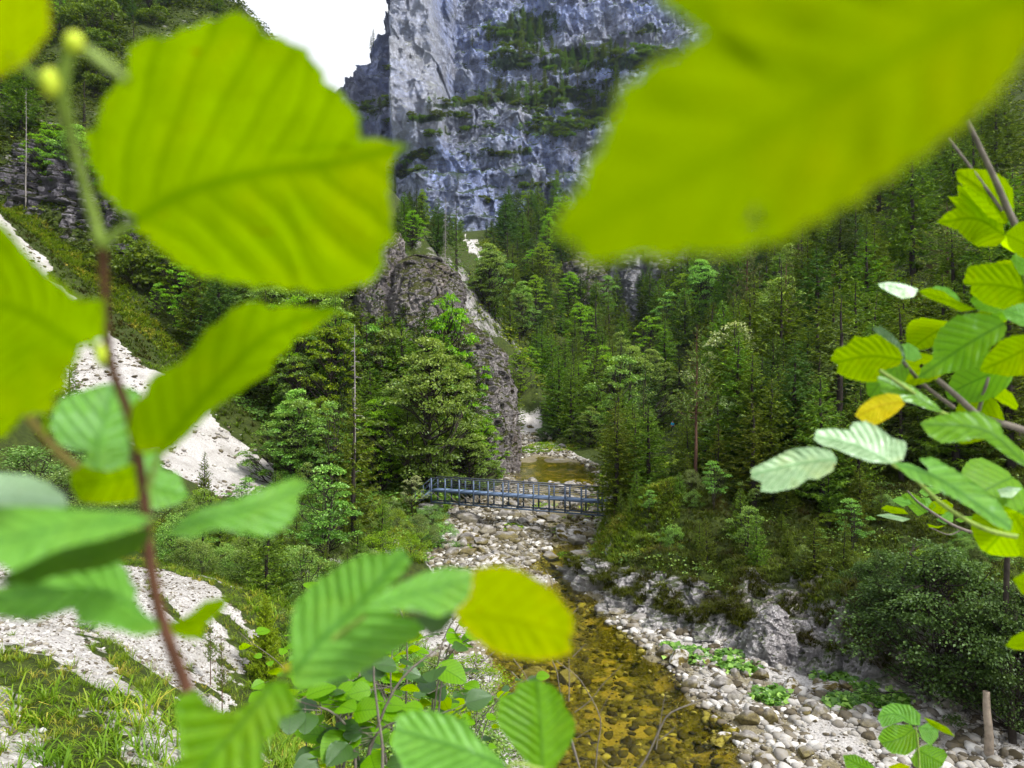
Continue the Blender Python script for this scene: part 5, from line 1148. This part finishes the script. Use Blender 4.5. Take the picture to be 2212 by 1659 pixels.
# --- left twig
T1 = thing('hazel_twig', 'large out of focus hazel twig with lime leaves rising along the left side', 'twig', tuple(P3(405, 1490, .27)))
stem('stem', [(405,1490,.27),(350,1340,.265),(322,1200,.262),(310,1060,.26),(280,905,.255),(236,770,.25),(226,620,.245),(220,520,.24)], [.0024,.0021,.0019,.0017,.0016,.0014,.0016], STEMB, T1, 50)
stem('stem', [(220,525,.24),(196,450,.235),(165,340,.225),(140,240,.215),(132,190,.21),(155,95,.205)], [.0020,.0017,.0016,.0016,.0020,.0012], STEMG, T1, 40)
stem('petiole', [(222,530,.24),(250,505,.238),(294,476,.235)], [.0016,.0012], STEMG, T1, 12)
stem('petiole', [(226,790,.25),(205,750,.245),(172,715,.24)], [.0014,.0008], STEMG, T1, 12)
stem('petiole', [(318,1060,.26),(330,1020,.26),(345,980,.262)], [.0013,.0009], STEMG, T1, 12)
stem('petiole', [(190,110,.20),(235,145,.19),(275,175,.18)], [.0014,.0016,.0009], STEMG, T1, 12)
stem('petiole', [(120,200,.21),(70,160,.2),(20,120,.19)], [.0013,.0009], STEMG, T1, 12)
for (u, v, d, a, b) in ((108, 178, .205, .0026, .0042), (160, 92, .203, .0026, .0030), (218, 765, .245, .0018, .0036)):
    v_, f_ = ico(3); rs = np.random.RandomState(int(u)); v_ = (v_*(1+.15*fbm(v_*2, 2))[:, None])*[a, a, b]
    link('bud', mesh_np('bud', v_, f_, BUD, True), T1).location = P3(u, v, d)-np.array(T1.location)
poly_leaf('leaf', [(735,1185),(640,1130),(560,1050),(520,960),(480,850),(450,710),(520,690),(545,600),(540,530),(600,510),(610,440),(680,420),(690,300),(720,220),(900,200),(1060,130),(1300,60),(1380,130),(1440,190),(1560,220),(1660,280),(1720,370),(1750,430),(1830,500),(1890,570),(1940,660),(1940,750),(1870,790),(1950,825),(1990,740),(2110,765),(2220,790),(2120,840),(2100,1000),(2110,1150),(2130,1290),(2060,1350),(2070,1460),(2000,1520),(1780,1590),(1600,1560),(1340,1540),(1130,1490),(1000,1450),(900,1370),(820,1300),(740,1240)],
  [(735,1185),(950,1060),(1200,975),(1500,915),(1750,890),(2150,800)], .235, 'lime', T1, conv=c1, nveins=7, pleat=.5, tilt=(0, 0.15), seed=1, serr=.8, label='largest round lime leaf of the left twig')
poly_leaf('leaf', [(860,1200),(740,1200),(690,1090),(700,960),(780,880),(810,790),(920,740),(1000,700),(1070,600),(1110,540),(1190,490),(1240,430),(1340,390),(1400,380),(1450,430),(1520,400),(1600,410),(1700,420),(1850,420),(1760,490),(1660,560),(1580,580),(1570,640),(1480,700),(1470,760),(1370,820),(1290,880),(1200,930),(1130,990),(1030,1090),(960,1160),(880,1220)],
  [(860,1200),(1000,1020),(1150,850),(1400,600),(1620,480),(1850,420)], .26, 'lime', T1, conv=c4, nveins=9, pleat=.3, tilt=(.2, 0.12), centre=(1120,800), seed=2, serr=.6, label='long curled lime leaf pointing up right')
poly_leaf('leaf', [(430,640),(560,580),(560,370),(430,380),(350,300),(250,230),(130,110),(60,20),(0,-40),(-150,-20),(-240,500),(-150,1000),(0,1090),(60,1080),(120,1000),(240,990),(300,960),(290,900),(370,860),(360,780),(390,740),(430,690)],
  [(430,640),(320,560),(200,480),(0,400),(-230,370)], .22, 'lime', T1, conv=c4, nveins=8, pleat=.5, tilt=(0, 0.18), seed=3, serr=.7, label='lime leaf cut by the left edge of the photo')
poly_leaf('leaf', [(10,170),(0,162),(30,150),(60,130),(80,105),(108,70),(106,0),(100,-60),(-60,-80),(-90,60),(-40,150)], [(10,170),(20,90),(20,-60)], .19, 'yellow', T1, seed=4, serr=.6, label='yellowish leaf in the top left corner')
poly_leaf('leaf', [(500,1200),(400,1190),(310,1150),(270,1060),(290,970),(330,910),(430,870),(560,830),(650,830),(760,880),(740,940),(690,990),(690,1100),(700,1190),(690,1270),(600,1300),(500,1290),(440,1260)],
  [(520,1230),(530,1150),(570,1000),(610,850)], .31, 'mint', T1, conv=c4, nveins=6, pleat=.9, tilt=(0, 0.60), seed=5, serr=.7, label='crinkled mint leaf behind the stem')
poly_leaf('leaf', [(380,1270),(480,1250),(560,1280),(720,1260),(780,1340),(770,1440),(700,1470),(560,1480),(430,1470),(380,1380)], [(760,1300),(600,1350),(400,1380)], .33, 'lime', T1, conv=c4, nveins=5, pleat=.9, tilt=(0, 0.36), seed=6)
poly_leaf('leaf', [(770,1200),(870,1190),(860,1290),(960,1310),(1000,1400),(1020,1430),(960,1480),(880,1500),(800,1510),(770,1400),(780,1300)], [(780,1350),(880,1400),(1010,1420)], .36, 'mint', T1, conv=c4, nveins=5, pleat=.9, tilt=(0, 0.72), seed=7)
poly_leaf('leaf', [(-60,1300),(0,1310),(150,1320),(270,1370),(350,1430),(365,1480),(330,1530),(150,1540),(0,1530),(-60,1520)], [(-50,1450),(150,1450),(360,1490)], .30, 'pale', T1, conv=c4, nveins=8, pleat=.7, tilt=(0, 0.96), seed=8, label='almost white leaf at the left edge')
poly_leaf('leaf', [(830,310),(700,280),(500,265),(300,255),(100,245),(-80,250),(-80,540),(0,560),(60,600),(150,560),(250,510),(350,470),(450,445),(550,425),(650,395),(760,360)], [(835,330),(600,330),(300,370),(-60,450)], .23, 'mint', T1, conv=c7, nveins=9, pleat=.6, tilt=(0, 0.84), seed=9, label='wide mint leaf reaching left from the stem')
poly_leaf('leaf', [(820,360),(700,380),(560,430),(430,450),(330,480),(200,520),(60,600),(-40,660),(150,680),(300,620),(450,600),(560,580),(660,540),(740,500),(800,430)], [(820,370),(500,520),(0,640)], .245, 'dark', T1, conv=c7, nveins=9, tilt=(0, -.8), seed=10, label='dark shaded leaf under the wide mint one')
poly_leaf('leaf', [(860,880),(780,820),(730,750),(740,690),(700,640),(690,585),(640,540),(560,555),(450,565),(380,610),(250,620),(100,660),(-60,700),(-60,820),(0,845),(180,860),(300,830),(400,800),(430,880),(500,885),(600,900),(680,925),(740,950),(850,930)], [(860,890),(650,750),(400,690),(-50,750)], .25, 'mint', T1, conv=c7, nveins=9, pleat=1.0, tilt=(0, 0.48), centre=(540,730), seed=11, label='drooping green mint leaf left of the stem')
poly_leaf('leaf', [(880,400),(930,370),(1000,300),(1100,250),(1250,220),(1350,180),(1450,140),(1590,88),(1670,130),(1600,200),(1610,270),(1560,340),(1480,400),(1400,410),(1300,390),(1200,370),(1100,380),(1040,420),(980,410)], [(880,385),(1060,330),(1250,280),(1460,220),(1650,130)], .30, 'mint', T1, conv=c7, nveins=10, pleat=.9, tilt=(.1, 0.60), seed=12, label='rippled leaf spreading right from the stem')
poly_leaf('leaf', [(830,870),(920,880),(1040,820),(1100,760),(1230,735),(1210,800),(1160,850),(1100,900),(1100,960),(1000,960),(930,930)], [(840,880),(1000,880),(1220,750)], .30, 'lime', T1, conv=c7, nveins=7, seed=13)
# --- second stem at far left
T1b = thing('hazel_twig', 'short brown hazel stem entering behind the lime leaf at the left edge', 'twig', tuple(P3(160, 1005, .28)))
stem('stem', [(165,1010,.28),(120,970,.275),(85,930,.27),(45,880,.262)], [.0019,.0016,.0014], simple('tan_stem', (.28, .22, .05), .6), T1b, 14)
poly_leaf('leaf', [(45,880),(10,950),(-60,930),(-90,870),(-30,830),(50,840)], [(45,880),(-20,890),(-85,880)], .262, 'lime', T1b, seed=14)
poly_leaf('leaf', [(95,940),(92,905),(100,890),(108,910),(106,935)], [(98,942),(100,895)], .27, 'lime', T1b, seed=15)
# --- huge leaf at the upper right
T2 = thing('hazel_twig', 'huge blurred lime leaf hanging across the upper right corner', 'leaf', tuple(P3(2320, -60, .125)))
poly_leaf('leaf', [(2330,-60),(2250,60),(2212,130),(2160,200),(2090,265),(1990,340),(1900,400),(1840,440),(1790,470),(1700,512),(1640,530),(1560,552),(1500,540),(1440,562),(1395,550),(1330,560),(1280,578),(1240,530),(1192,500),(1210,455),(1240,420),(1262,370),(1290,320),(1325,260),(1340,195),(1395,150),(1490,100),(1535,60),(1545,15),(1420,8),(1430,-40),(1600,-160),(1900,-240),(2200,-200)],
  [(2330,-60),(2100,30),(1850,170),(1550,340),(1240,500)], .12, 'lime2', T2, nveins=8, pleat=.45, serr=.8, centre=(1740,230), hole=(1632,470,17), seed=20)
stem('petiole', [(2320,-60,.125),(2420,-110,.14),(2600,-200,.16)], [.0012,.0014], STEMG, T2, 10)
# --- lower middle spray
T3 = thing('hazel_twig', 'hazel spray with a folded mint leaf and a yellow leaf at the lower centre', 'twig', tuple(P3(560, 1560, .34)))
stem('stem', [(560,1560,.34),(600,1480,.335),(640,1430,.33),(690,1400,.33),(790,1330,.325)], [.0016,.0013,.001], STEMG, T3, 24)
stem('stem', [(560,1560,.34),(470,1800,.36)], [.0016,.002], STEMG, T3, 8)
poly_leaf('leaf', [(-60,760),(0,690),(60,640),(130,600),(220,540),(330,505),(440,500),(510,470),(560,540),(520,610),(440,680),(400,760),(470,830),(560,850),(640,900),(600,950),(520,1000),(420,1060),(330,1120),(200,1170),(60,1210),(-60,1250),(-90,1100),(-90,900)],
  [(-60,1130),(80,960),(250,800),(400,640),(530,490)], .33, 'mint', T3, conv=c8, nveins=10, pleat=1.0, tilt=(0, 0.21), seed=21, label='large folded mint leaf at the lower centre')
poly_leaf('leaf', [(320,790),(420,700),(520,650),(640,600),(750,575),(880,590),(890,640),(870,740),(790,810),(700,850),(600,810),(480,810)], [(320,800),(560,720),(880,640)], .315, 'mint', T3, conv=c8, nveins=7, pleat=.8, tilt=(0, 0.66), seed=22)
poly_leaf('leaf', [(560,830),(700,840),(800,810),(770,880),(720,930),(660,945),(620,900)], [(790,820),(580,870)], .32, 'dark', T3, conv=c8, nveins=6, seed=23)
poly_leaf('leaf', [(790,820),(870,740),(890,640),(890,590),(960,570),(1050,565),(1150,590),(1250,650),(1330,700),(1390,780),(1440,840),(1440,930),(1410,960),(1440,1030),(1350,1070),(1260,1080),(1160,1070),(1050,1050),(980,1020),(900,960),(830,890)], [(785,830),(1000,840),(1200,880),(1440,950)], .30, 'yellow', T3, conv=c8, nveins=6, pleat=.5, tilt=(0, 0.06), seed=24, serr=.7, label='bright yellow leaf in front of the stream')
poly_leaf('leaf', [(940,1300),(1050,1230),(1130,1330),(1250,1370),(1350,1300),(1430,1200),(1540,1190),(1610,1290),(1580,1370),(1500,1400),(1500,1470),(1430,1500),(1420,1659),(1420,1760),(900,1780),(900,1660),(980,1620),(970,1500)], [(1480,1190),(1300,1420),(1000,1760)], .31, 'green', T3, conv=c7, nveins=7, pleat=1.0, tilt=(0, 0.36), centre=(1200,1500), seed=25, label='green leaf fanning out at the bottom left of centre')
v_, f_ = ico(3); link('bud', mesh_np('bud', v_*[.0022, .002, .0014], f_, simple('bud_yellow', (.6, .5, .02), .6), True), T3).location = P3(620, 1442, .328)-np.array(T3.location)
# --- bottom pair
T4 = thing('hazel_twig', 'pair of ribbed hazel leaves at the bottom centre', 'twig', tuple(P3(1100, 1655, .5)))
poly_leaf('leaf', [(480,1380),(560,1350),(660,1350),(780,1370),(850,1400),(900,1480),(990,1560),(1050,1620),(1080,1670),(1040,1760),(560,1780),(500,1620),(450,1540),(470,1440)], [(1075,1650),(850,1560),(480,1450)], .47, 'mint', T4, conv=c8, nveins=9, pleat=.8, tilt=(0, 0.48), centre=(740,1560), seed=31, label='pale ribbed leaf, left of the bottom pair')
poly_leaf('leaf', [(1270,1670),(1200,1640),(1140,1580),(1080,1500),(1030,1440),(1020,1380),(1040,1270),(1120,1260),(1130,1200),(1240,1180),(1330,1220),(1380,1280),(1390,1330),(1440,1400),(1440,1480),(1400,1560),(1340,1650),(1300,1690)], [(1270,1665),(1255,1400),(1235,1185)], .52, 'green', T4, conv=c8, nveins=9, pleat=.9, tilt=(0, 0.24), seed=32, label='green ribbed leaf, right of the bottom pair')
stem('stem', [(1175,1662,.5),(1100,1655,.5),(1110,1760,.5)], [.0011,.0016], STEMG, T4, 14)
# --- right hand branch
T5 = thing('hazel_branch', 'hazel branch with sunlit green leaves reaching in from the right edge', 'branch', tuple(P3(2290, 960, 1.2)))
stem('stem', [(2290,960,1.2),(2200,925,1.15),(2120,900,1.1),(2060,850,1.05),(1990,790,1.0)], [.006,.005,.0045,.003], TWIG, T5, 24)
stem('stem', [(2060,880,1.08),(2000,835,1.05),(1950,780,1.0),(1935,740,1.0)], [.003,.0022], TWIG, T5, 14)
stem('stem', [(2250,1010,1.0),(2180,960,.95),(2090,910,.9),(2030,890,.88),(1960,840,.86),(1900,800,.86)], [.0035,.003,.0026,.002], STEMG, T5, 24)
stem('stem', [(2300,620,1.0),(2240,560,1.0),(2190,480,1.0),(2150,390,1.0),(2090,262,1.0)], [.0055,.005,.0045,.003], TWIG, T5, 24)
stem('stem', [(2165,455,1.0),(2110,380,1.02),(2050,300,1.05)], [.0025,.0016], TWIG, T5, 12)
stem('stem', [(2110,900,1.1),(2125,850,1.1),(2135,815,1.1)], [.003,.0022], TWIG, T5, 10)
stem('stem', [(2190,500,.95),(2210,580,.95),(2230,700,.95)], [.003,.003], STEMG, T5, 10)
stem('stem', [(1925,1003,.8),(1970,1030,.8),(2050,1100,.82),(2150,1150,.85),(2290,1170,.9)], [.0015,.0022,.003], STEMG, T5, 20)
R = lambda o, rib, d, m, cv, **k: poly_leaf('leaf', o, rib, d, m, T5, conv=cv, **k)
R([(1205,1240),(1180,1300),(1100,1345),(1050,1340),(980,1390),(860,1415),(790,1410),(800,1360),(740,1340),(740,1290),(840,1240),(960,1180),(1080,1170),(1170,1190)], [(1205,1235),(1000,1260),(745,1320)], .75, 'pale', c6, seed=41, pleat=.7, tilt=(0, 0.30), label='almost white leaf at the tip of the right branch')
R([(1490,1262),(1380,1250),(1290,1220),(1200,1180),(1120,1160),(1080,1130),(1090,1080),(1180,1070),(1270,1080),(1290,1040),(1360,1030),(1420,1060),(1500,1120),(1570,1140),(1580,1180),(1560,1240)], [(1490,1255),(1330,1170),(1090,1110)], .77, 'pale', c6, seed=42, pleat=.7, tilt=(0, 0.54), label='mint white leaf touching the tip leaf')
R([(1300,1000),(1330,950),(1400,900),(1480,880),(1540,890),(1570,940),(1520,990),(1440,1040),(1400,1055),(1340,1030)], [(1570,925),(1430,950),(1305,1010)], .85, 'gold', c6, seed=43, label='small golden yellow leaf on the right branch')
R([(1165,700),(1200,640),(1260,620),(1300,570),(1350,580),(1420,560),(1480,600),(1540,640),(1560,690),(1540,730),(1440,760),(1420,820),(1350,820),(1260,800),(1200,770),(1210,730)], [(1560,700),(1380,680),(1170,720)], .9, 'lime', c6, seed=44, pleat=.8, label='lime leaf pointing left above the golden one')
R([(1390,530),(1440,520),(1500,560),(1560,630),(1575,700),(1540,730),(1490,690),(1470,620)], [(1565,720),(1400,530)], .92, 'dark', c6, seed=45)
R([(1545,620),(1590,610),(1640,640),(1660,690),(1620,710),(1580,700)], [(1590,700),(1590,615)], .95, 'mint', c6, seed=46)
R([(1420,790),(1520,800),(1620,850),(1740,940),(1775,985),(1700,970),(1600,930),(1500,910),(1440,860)], [(1770,980),(1600,880),(1425,795)], .86, 'green', c6, seed=47, tilt=(0, 0.48))
R([(1650,1040),(1750,1000),(1850,980),(1970,980),(2080,1040),(2100,1100),(2212,1200),(2240,1290),(2120,1220),(2000,1130),(1960,1120),(1880,1140),(1770,1150),(1700,1110)], [(2240,1280),(2000,1080),(1655,1045)], .8, 'green', c6, seed=48, centre=(1900,1060), tilt=(0, 0.30))
R([(1500,1250),(1600,1260),(1690,1310),(1700,1290),(1645,1235),(1720,1225),(1850,1300),(1950,1370),(2060,1450),(2150,1580),(2140,1630),(2050,1590),(1900,1480),(1800,1430),(1700,1380),(1600,1340)], [(1500,1255),(1750,1340),(2150,1610)], .72, 'mint', c6, seed=49, centre=(1830,1370), tilt=(0, 0.24), label='long narrow folded leaf with a torn yellow edge')
R([(1720,620),(1760,530),(1850,460),(1960,450),(2060,460),(2120,520),(2100,580),(2050,620),(1990,680),(1960,740),(1880,760),(1800,770),(1700,800),(1640,800),(1660,740),(1720,700)], [(2110,500),(1900,620),(1650,790)], .95, 'green', c6, seed=50, tilt=(0, -.2), label='broad green leaf in the middle of the right cluster')
R([(1970,760),(2000,690),(2080,600),(2150,570),(2300,560),(2300,780),(2120,790),(2000,770)], [(2290,600),(2150,680),(1975,760)], .9, 'lime', c6, seed=51)
R([(1880,290),(1910,200),(2000,180),(2130,180),(2260,200),(2290,380),(2180,400),(2100,430),(2000,400),(1920,340),(1930,300)], [(2290,350),(2100,300),(1885,290)], .95, 'lime', c6, seed=52, pleat=.8)
R([(1920,380),(1960,320),(2060,350),(2160,400),(2120,430),(2060,450),(1960,430)], [(2140,440),(1930,360)], .98, 'green', c6, seed=53)
R([(1425,290),(1480,280),(1560,290),(1640,320),(1620,360),(1560,370),(1500,345),(1440,310)], [(1640,330),(1430,292)], .95, 'pale', c6, seed=54, tilt=(0, 0.60))
R([(1640,330),(1700,310),(1780,330),(1850,380),(1960,430),(1870,440),(1780,400),(1700,370)], [(1960,430),(1645,330)], .93, 'lime', c6, seed=55)
R([(1700,320),(1740,300),(1800,310),(1850,345),(1870,385),(1800,370),(1740,350)], [(1870,380),(1710,310)], .97, 'mint', c6, seed=56)
R([(2090,430),(2130,390),(2200,380),(2290,400),(2290,520),(2200,520),(2120,480)], [(2290,500),(2100,430)], 1.0, 'mint', c6, seed=57)
R([(1740,1200),(1790,1150),(1850,1120),(1800,1060),(1860,1060),(1850,1000),(1920,1010),(2020,1060),(2060,1130),(2100,1210),(2110,1290),(2060,1330),(1960,1330),(1900,1290),(1850,1240)], [(2100,1260),(1950,1180),(1750,1200)], 1.0, 'lime', c3, seed=58, pleat=.8, label='topmost lime leaf of the right branch')
R([(2010,1080),(2060,1070),(2130,1120),(2190,1210),(2150,1220),(2080,1170)], [(2190,1215),(2015,1080)], 1.03, 'mint', c3, seed=59)
R([(2110,1260),(2180,1200),(2290,1180),(2290,1420),(2180,1380),(2130,1330)], [(2290,1350),(2115,1265)], .9, 'lime', c3, seed=60)
R([(2140,1400),(2180,1340),(2290,1360),(2290,1500),(2190,1480)], [(2290,1480),(2145,1400)], .92, 'green', c3, seed=61)
R([(2110,1000),(2150,950),(2212,920),(2290,930),(2290,1030),(2160,1020)], [(2290,990),(2115,1000)], .9, 'lime', c9, seed=62)
R([(2068,158),(2130,140),(2200,150),(2150,200),(2090,195)], [(2200,160),(2070,165)], 1.0, 'pale', c9, seed=63, tilt=(0, 0.60))
R([(2150,280),(2200,300),(2290,330),(2290,520),(2200,520),(2170,440),(2190,380)], [(2290,500),(2155,285)], .8, 'lime', c9, seed=64)
R([(2150,640),(2220,600),(2290,620),(2290,740),(2200,720)], [(2290,700),(2155,645)], .8, 'lime', c9, seed=65)
# more overlapping blades along the right edge
def loose(root, spots, lsz, seed, mats):
    rs = np.random.RandomState(seed)
    for (u, v, d) in spots:
        for k in range(1):
            me = leafproto(mats[rs.randint(len(mats))]); p = P3(u+rs.normal()*14, v+rs.normal()*14, d+rs.normal()*.04)-np.array(root.location)
            f = Vector((rs.uniform(-1, .3), rs.uniform(-.5, .3), rs.uniform(-.6, .6))).normalized(); up_ = Vector((rs.normal()*.4, -.8, .7+rs.normal()*.3)).normalized(); sd_ = f.cross(up_).normalized(); u2 = sd_.cross(f); s_l = lsz*rs.uniform(.6, 1.2)
            ob = link('leaf', me, root); ob.matrix_local = Matrix.Translation(Vector(p)) @ Matrix((sd_, f, u2)).transposed().to_4x4() @ Matrix.Scale(s_l, 4)
loose(T5, [(2180,470,1.02),(2200,560,1.05),(2150,620,1.1),(2190,700,1.1),(2120,740,1.12),(2050,790,1.08),(2190,780,1.1),(2150,850,1.15),(2200,900,1.15),(2000,820,1.1),(1960,780,1.05),(2190,1020,1.0),(2200,1100,.95),(2205,1180,.95),(2200,650,1.0),(2080,690,1.1)], .085, 5, ['lime', 'green', 'green', 'lime', 'mint'])
# --- small twig of leaves behind the long one
T6 = thing('hazel_twig', 'small distant looking hazel twig with bunched leaves under the long narrow leaf', 'twig', tuple(P3(2190, 1168, 2.2)))
stem('stem', [(2190,1168,2.2),(2120,1155,2.2),(2060,1135,2.2),(1990,1090,2.2),(1960,1060,2.2)], [.006,.0045,.002], TWIG, T6, 20)
stem('stem', [(2080,1142,2.2),(2050,1155,2.2),(2010,1140,2.2)], [.0025,.0012], TWIG, T6, 10)
for k, (o, rib, m) in enumerate([
  ([(1415,295),(1480,285),(1600,315),(1560,330),(1470,310)], [(1600,315),(1420,297)], 'pale'),
  ([(1440,260),(1470,240),(1560,260),(1590,290),(1500,285)], [(1590,290),(1445,260)], 'lime'),
  ([(1500,215),(1530,195),(1570,195),(1620,230),(1560,250)], [(1620,240),(1505,215)], 'mint'),
  ([(1550,185),(1600,170),(1680,215),(1685,280),(1640,300),(1580,240)], [(1685,290),(1560,185)], 'green'),
  ([(1645,170),(1670,140),(1750,150),(1760,175),(1680,195)], [(1760,160),(1650,175)], 'mint'),
  ([(1680,250),(1720,220),(1790,210),(1830,240),(1820,290),(1750,290)], [(1750,295),(1800,215)], 'lime'),
  ([(1640,205),(1700,200),(1740,250),(1690,280)], [(1690,285),(1650,205)], 'mint'),
  ([(1740,320),(1780,280),(1830,270),(1830,330),(1790,345)], [(1750,330),(1830,280)], 'mint'),
  ([(1840,320),(1880,300),(1950,300),(1930,320),(1870,335)], [(1840,325),(1945,302)], 'green'),
  ([(1690,340),(1740,355),(1790,350),(1750,365),(1700,360)], [(1790,350),(1695,342)], 'lime')]):
    poly_leaf('leaf', o, rib, 2.2, m, T6, conv=c9, seed=70+k)
# --- twig at the lower right
T7 = thing('hazel_twig', 'four pale ribbed leaves on a thin twig above the gravel at the lower right', 'twig', tuple(P3(1985, 1560, 1.6)))
for k, (o, rib, m) in enumerate([
  ([(1420,1390),(1450,1330),(1500,1308),(1600,1320),(1655,1370),(1650,1430),(1600,1425),(1560,1405),(1450,1440)], [(1625,1440),(1530,1370),(1430,1380)], 'mint'),
  ([(1422,1500),(1450,1450),(1500,1425),(1600,1425),(1650,1480),(1635,1550),(1580,1590),(1500,1580),(1470,1560)], [(1625,1440),(1540,1500),(1430,1530)], 'green'),
  ([(1640,1440),(1690,1415),(1750,1420),(1750,1490),(1710,1540),(1660,1500)], [(1632,1440),(1750,1450)], 'mint'),
  ([(1600,1610),(1640,1550),(1690,1530),(1780,1560),(1800,1590),(1770,1650),(1700,1680),(1620,1650)], [(1640,1560),(1780,1640)], 'green'),
  ([(1670,1385),(1720,1400),(1800,1440),(1840,1490),(1780,1470),(1710,1430)], [(1670,1390),(1835,1490)], 'lime'),
  ([(1235,1590),(1300,1585),(1370,1620),(1430,1680),(1300,1720),(1250,1650)], [(1420,1690),(1240,1600)], 'green'),
  ([(1480,1650),(1540,1630),(1600,1650),(1560,1700),(1500,1700)], [(1600,1660),(1490,1660)], 'yellow')]):
    poly_leaf('leaf', o, rib, 1.6, m, T7, conv=c9, seed=90+k, pleat=.7)
stem('stem', [(1978,1570,1.6),(1985,1640,1.6),(1990,1800,1.6)], [.0016,.003], STEMG, T7, 12)
# --- bare twigs over the pool
T8 = thing('bare_bush', 'leafless grey twigs rising over the golden pool', 'bush', tuple(P3(1250, 1800, 3.0)))
q = lambda *a: [c8(p)+(d,) for *p, d in a]
for pts, r0 in ((q((1010,1030,2.6),(900,1120,2.6),(760,1200,2.6),(650,1260,2.6)), .004), (q((830,1130,2.6),(940,1200,2.6),(1030,1290,2.6)), .003), (q((1110,1070,2.8),(1170,1150,2.8),(1200,1220,2.8)), .004),
  (q((1320,1080,3),(1345,1140,3),(1360,1230,3),(1380,1300,3)), .005), (q((1550,1700,3),(1565,1540,3),(1580,1390,3),(1500,1230,3),(1450,1160,3),(1340,1080,3)), .006), (q((1570,1380,3),(1610,1300,3),(1660,1220,3)), .0025),
  (q((1440,1360,3),(1530,1290,3),(1600,1200,3),(1700,1100,3)), .004), (q((1450,1500,3),(1510,1460,3),(1560,1445,3)), .0025), (q((1760,1700,2.4),(1830,1600,2.4),(1900,1450,2.4),(1960,1360,2.4),(2130,1290,2.4),(2230,1230,2.4)), .007),
  (q((1880,1560,2.4),(1905,1400,2.4),(1930,1260,2.4)), .004), (q((1895,1510,2.4),(1950,1470,2.4),(1990,1430,2.4)), .004), (q((1700,1660,2.4),(1610,1640,2.4),(1510,1480,2.4)), .002), (q((1195,610,3.2),(1200,580,3.2)), .006), (q((1195,620,3.2),(1240,575,3.2)), .005), (q((1285,590,3.2),(1310,640,3.2),(1322,690,3.2)), .005), (q((1435,825,3.2),(1470,775,3.2)), .004), (q((1430,1060,2.9),(1500,990,2.9)), .004),
  (q((1410,1300,2.2),(1412,1180,2.2),(1410,1060,2.2)), .004), (q((1420,1500,2.2),(1450,1600,2.2),(1480,1700,2.2)), .01), (q((1100,1140,2.9),(1150,1190,2.9)), .005)):
    stem('branch', pts, [r0*.5, r0*.25], TWIG, T8, 16, 7)
# --- leafy hazel bushes just below the frame centre, 2 to 4 m away
def hazel_bush(cx, cv, d, label, seed, nst, nlf, spread, mats, lsz, up_h):
    rs = np.random.RandomState(seed); o = P3(cx, cv, d); root = thing('hazel_bush', label, 'bush', tuple(o)); paths = []; per = {m: [] for m in mats}
    for s in range(nst):
        e = np.array([rs.uniform(-1, 1)*spread, rs.uniform(-.3, .5)*spread, rs.uniform(.45, 1)*up_h]); m = e*.5+rs.normal(size=3)*.05
        cu = spl([(rs.uniform(-.1, .1), 0, -.6), m*[.6, 1, .8], e], 16); paths.append((cu, np.linspace(.006, .0018, 16)))
        for k in range(nlf):
            p = cu[rs.randint(4, 16)]+rs.normal(size=3)*.02; a = rs.rand()*6.28; dr = np.array([cos(a), sin(a)*.8, rs.uniform(-.2, .4)]); b = p+dr*.05
            paths.append((spl([p, b], 3), np.full(3, .0009))); per[mats[rs.randint(len(mats))]].append((b, dr, lsz*rs.uniform(.55, 1.2)))
    link('stems', mesh_np('stems', *tubes(paths, 5), TWIG, True), root)
    for m, L_ in per.items():
        for (b, dr, s) in L_:
            me = leafproto(m)
            ob = link('leaf', me, root); up_ = Vector((rs.normal()*.45, -.35+rs.normal()*.35, 1)).normalized(); f = Vector(dr).normalized(); sd_ = f.cross(up_).normalized(); u2 = sd_.cross(f)
            ob.matrix_local = Matrix.Translation(Vector(b)) @ Matrix((sd_, f, u2)).transposed().to_4x4() @ Matrix.Scale(s, 4)
    return root
hazel_bush(760, 1640, 2.0, 'bush with dark ribbed hazel leaves at the bottom left of centre', 1, 7, 13, .42, ['green', 'dark', 'dark', 'green'], .075, .34)
hazel_bush(900, 1560, 3.2, 'leafy hazel bush with grey stems behind the bottom pair of leaves', 2, 8, 12, .55, ['green', 'lime', 'green', 'dark'], .085, .62)
hazel_bush(1010, 1620, 5.0, 'low hazel bush beside the stream at the bottom centre', 3, 9, 11, .75, ['green', 'lime', 'dark'], .10, .55)
hazel_bush(700, 1600, 5.0, 'hazel bush with lime leaves below the folded mint leaf', 4, 8, 12, .8, ['green', 'lime', 'green'], .10, .7)
T9 = thing('bare_twig', 'thin upright grey stem between the hazel leaves at the bottom', 'twig', tuple(P3(825, 1700, 1.8)))
stem('stem', [c8((400,1760))+(1.8,), c8((405,1560))+(1.8,), c8((385,1400))+(1.8,), c8((360,1200))+(1.8,), c8((358,1110))+(1.8,)], [.004,.003,.0022], TWIG, T9, 20)
for k in list(PR):
    if k not in used: bpy.data.objects.remove(PR[k]); 
# ---------------------------------------------------------------- air of the gorge
HAZE = 0.00008
if HAZE > 0:
    zmin = float(Zg.min())-1
    v_, f_ = boxes([(((-0), 230, (zmin+330)/2), (420, 0, 0), (0, 300, 0), (0, 0, (330-zmin)/2))])
    t = NT('air'); pv = t.n('ShaderNodeVolumePrincipled'); t.set(pv, 'Color', (.62, .72, 1.0)); t.set(pv, 'Density', HAZE); t.set(pv, 'Anisotropy', .3)
    t.t.links.new(pv.outputs[0], t.out.inputs['Volume'])
    link('haze', mesh_np('haze', v_, f_, t.m), kind='stuff')
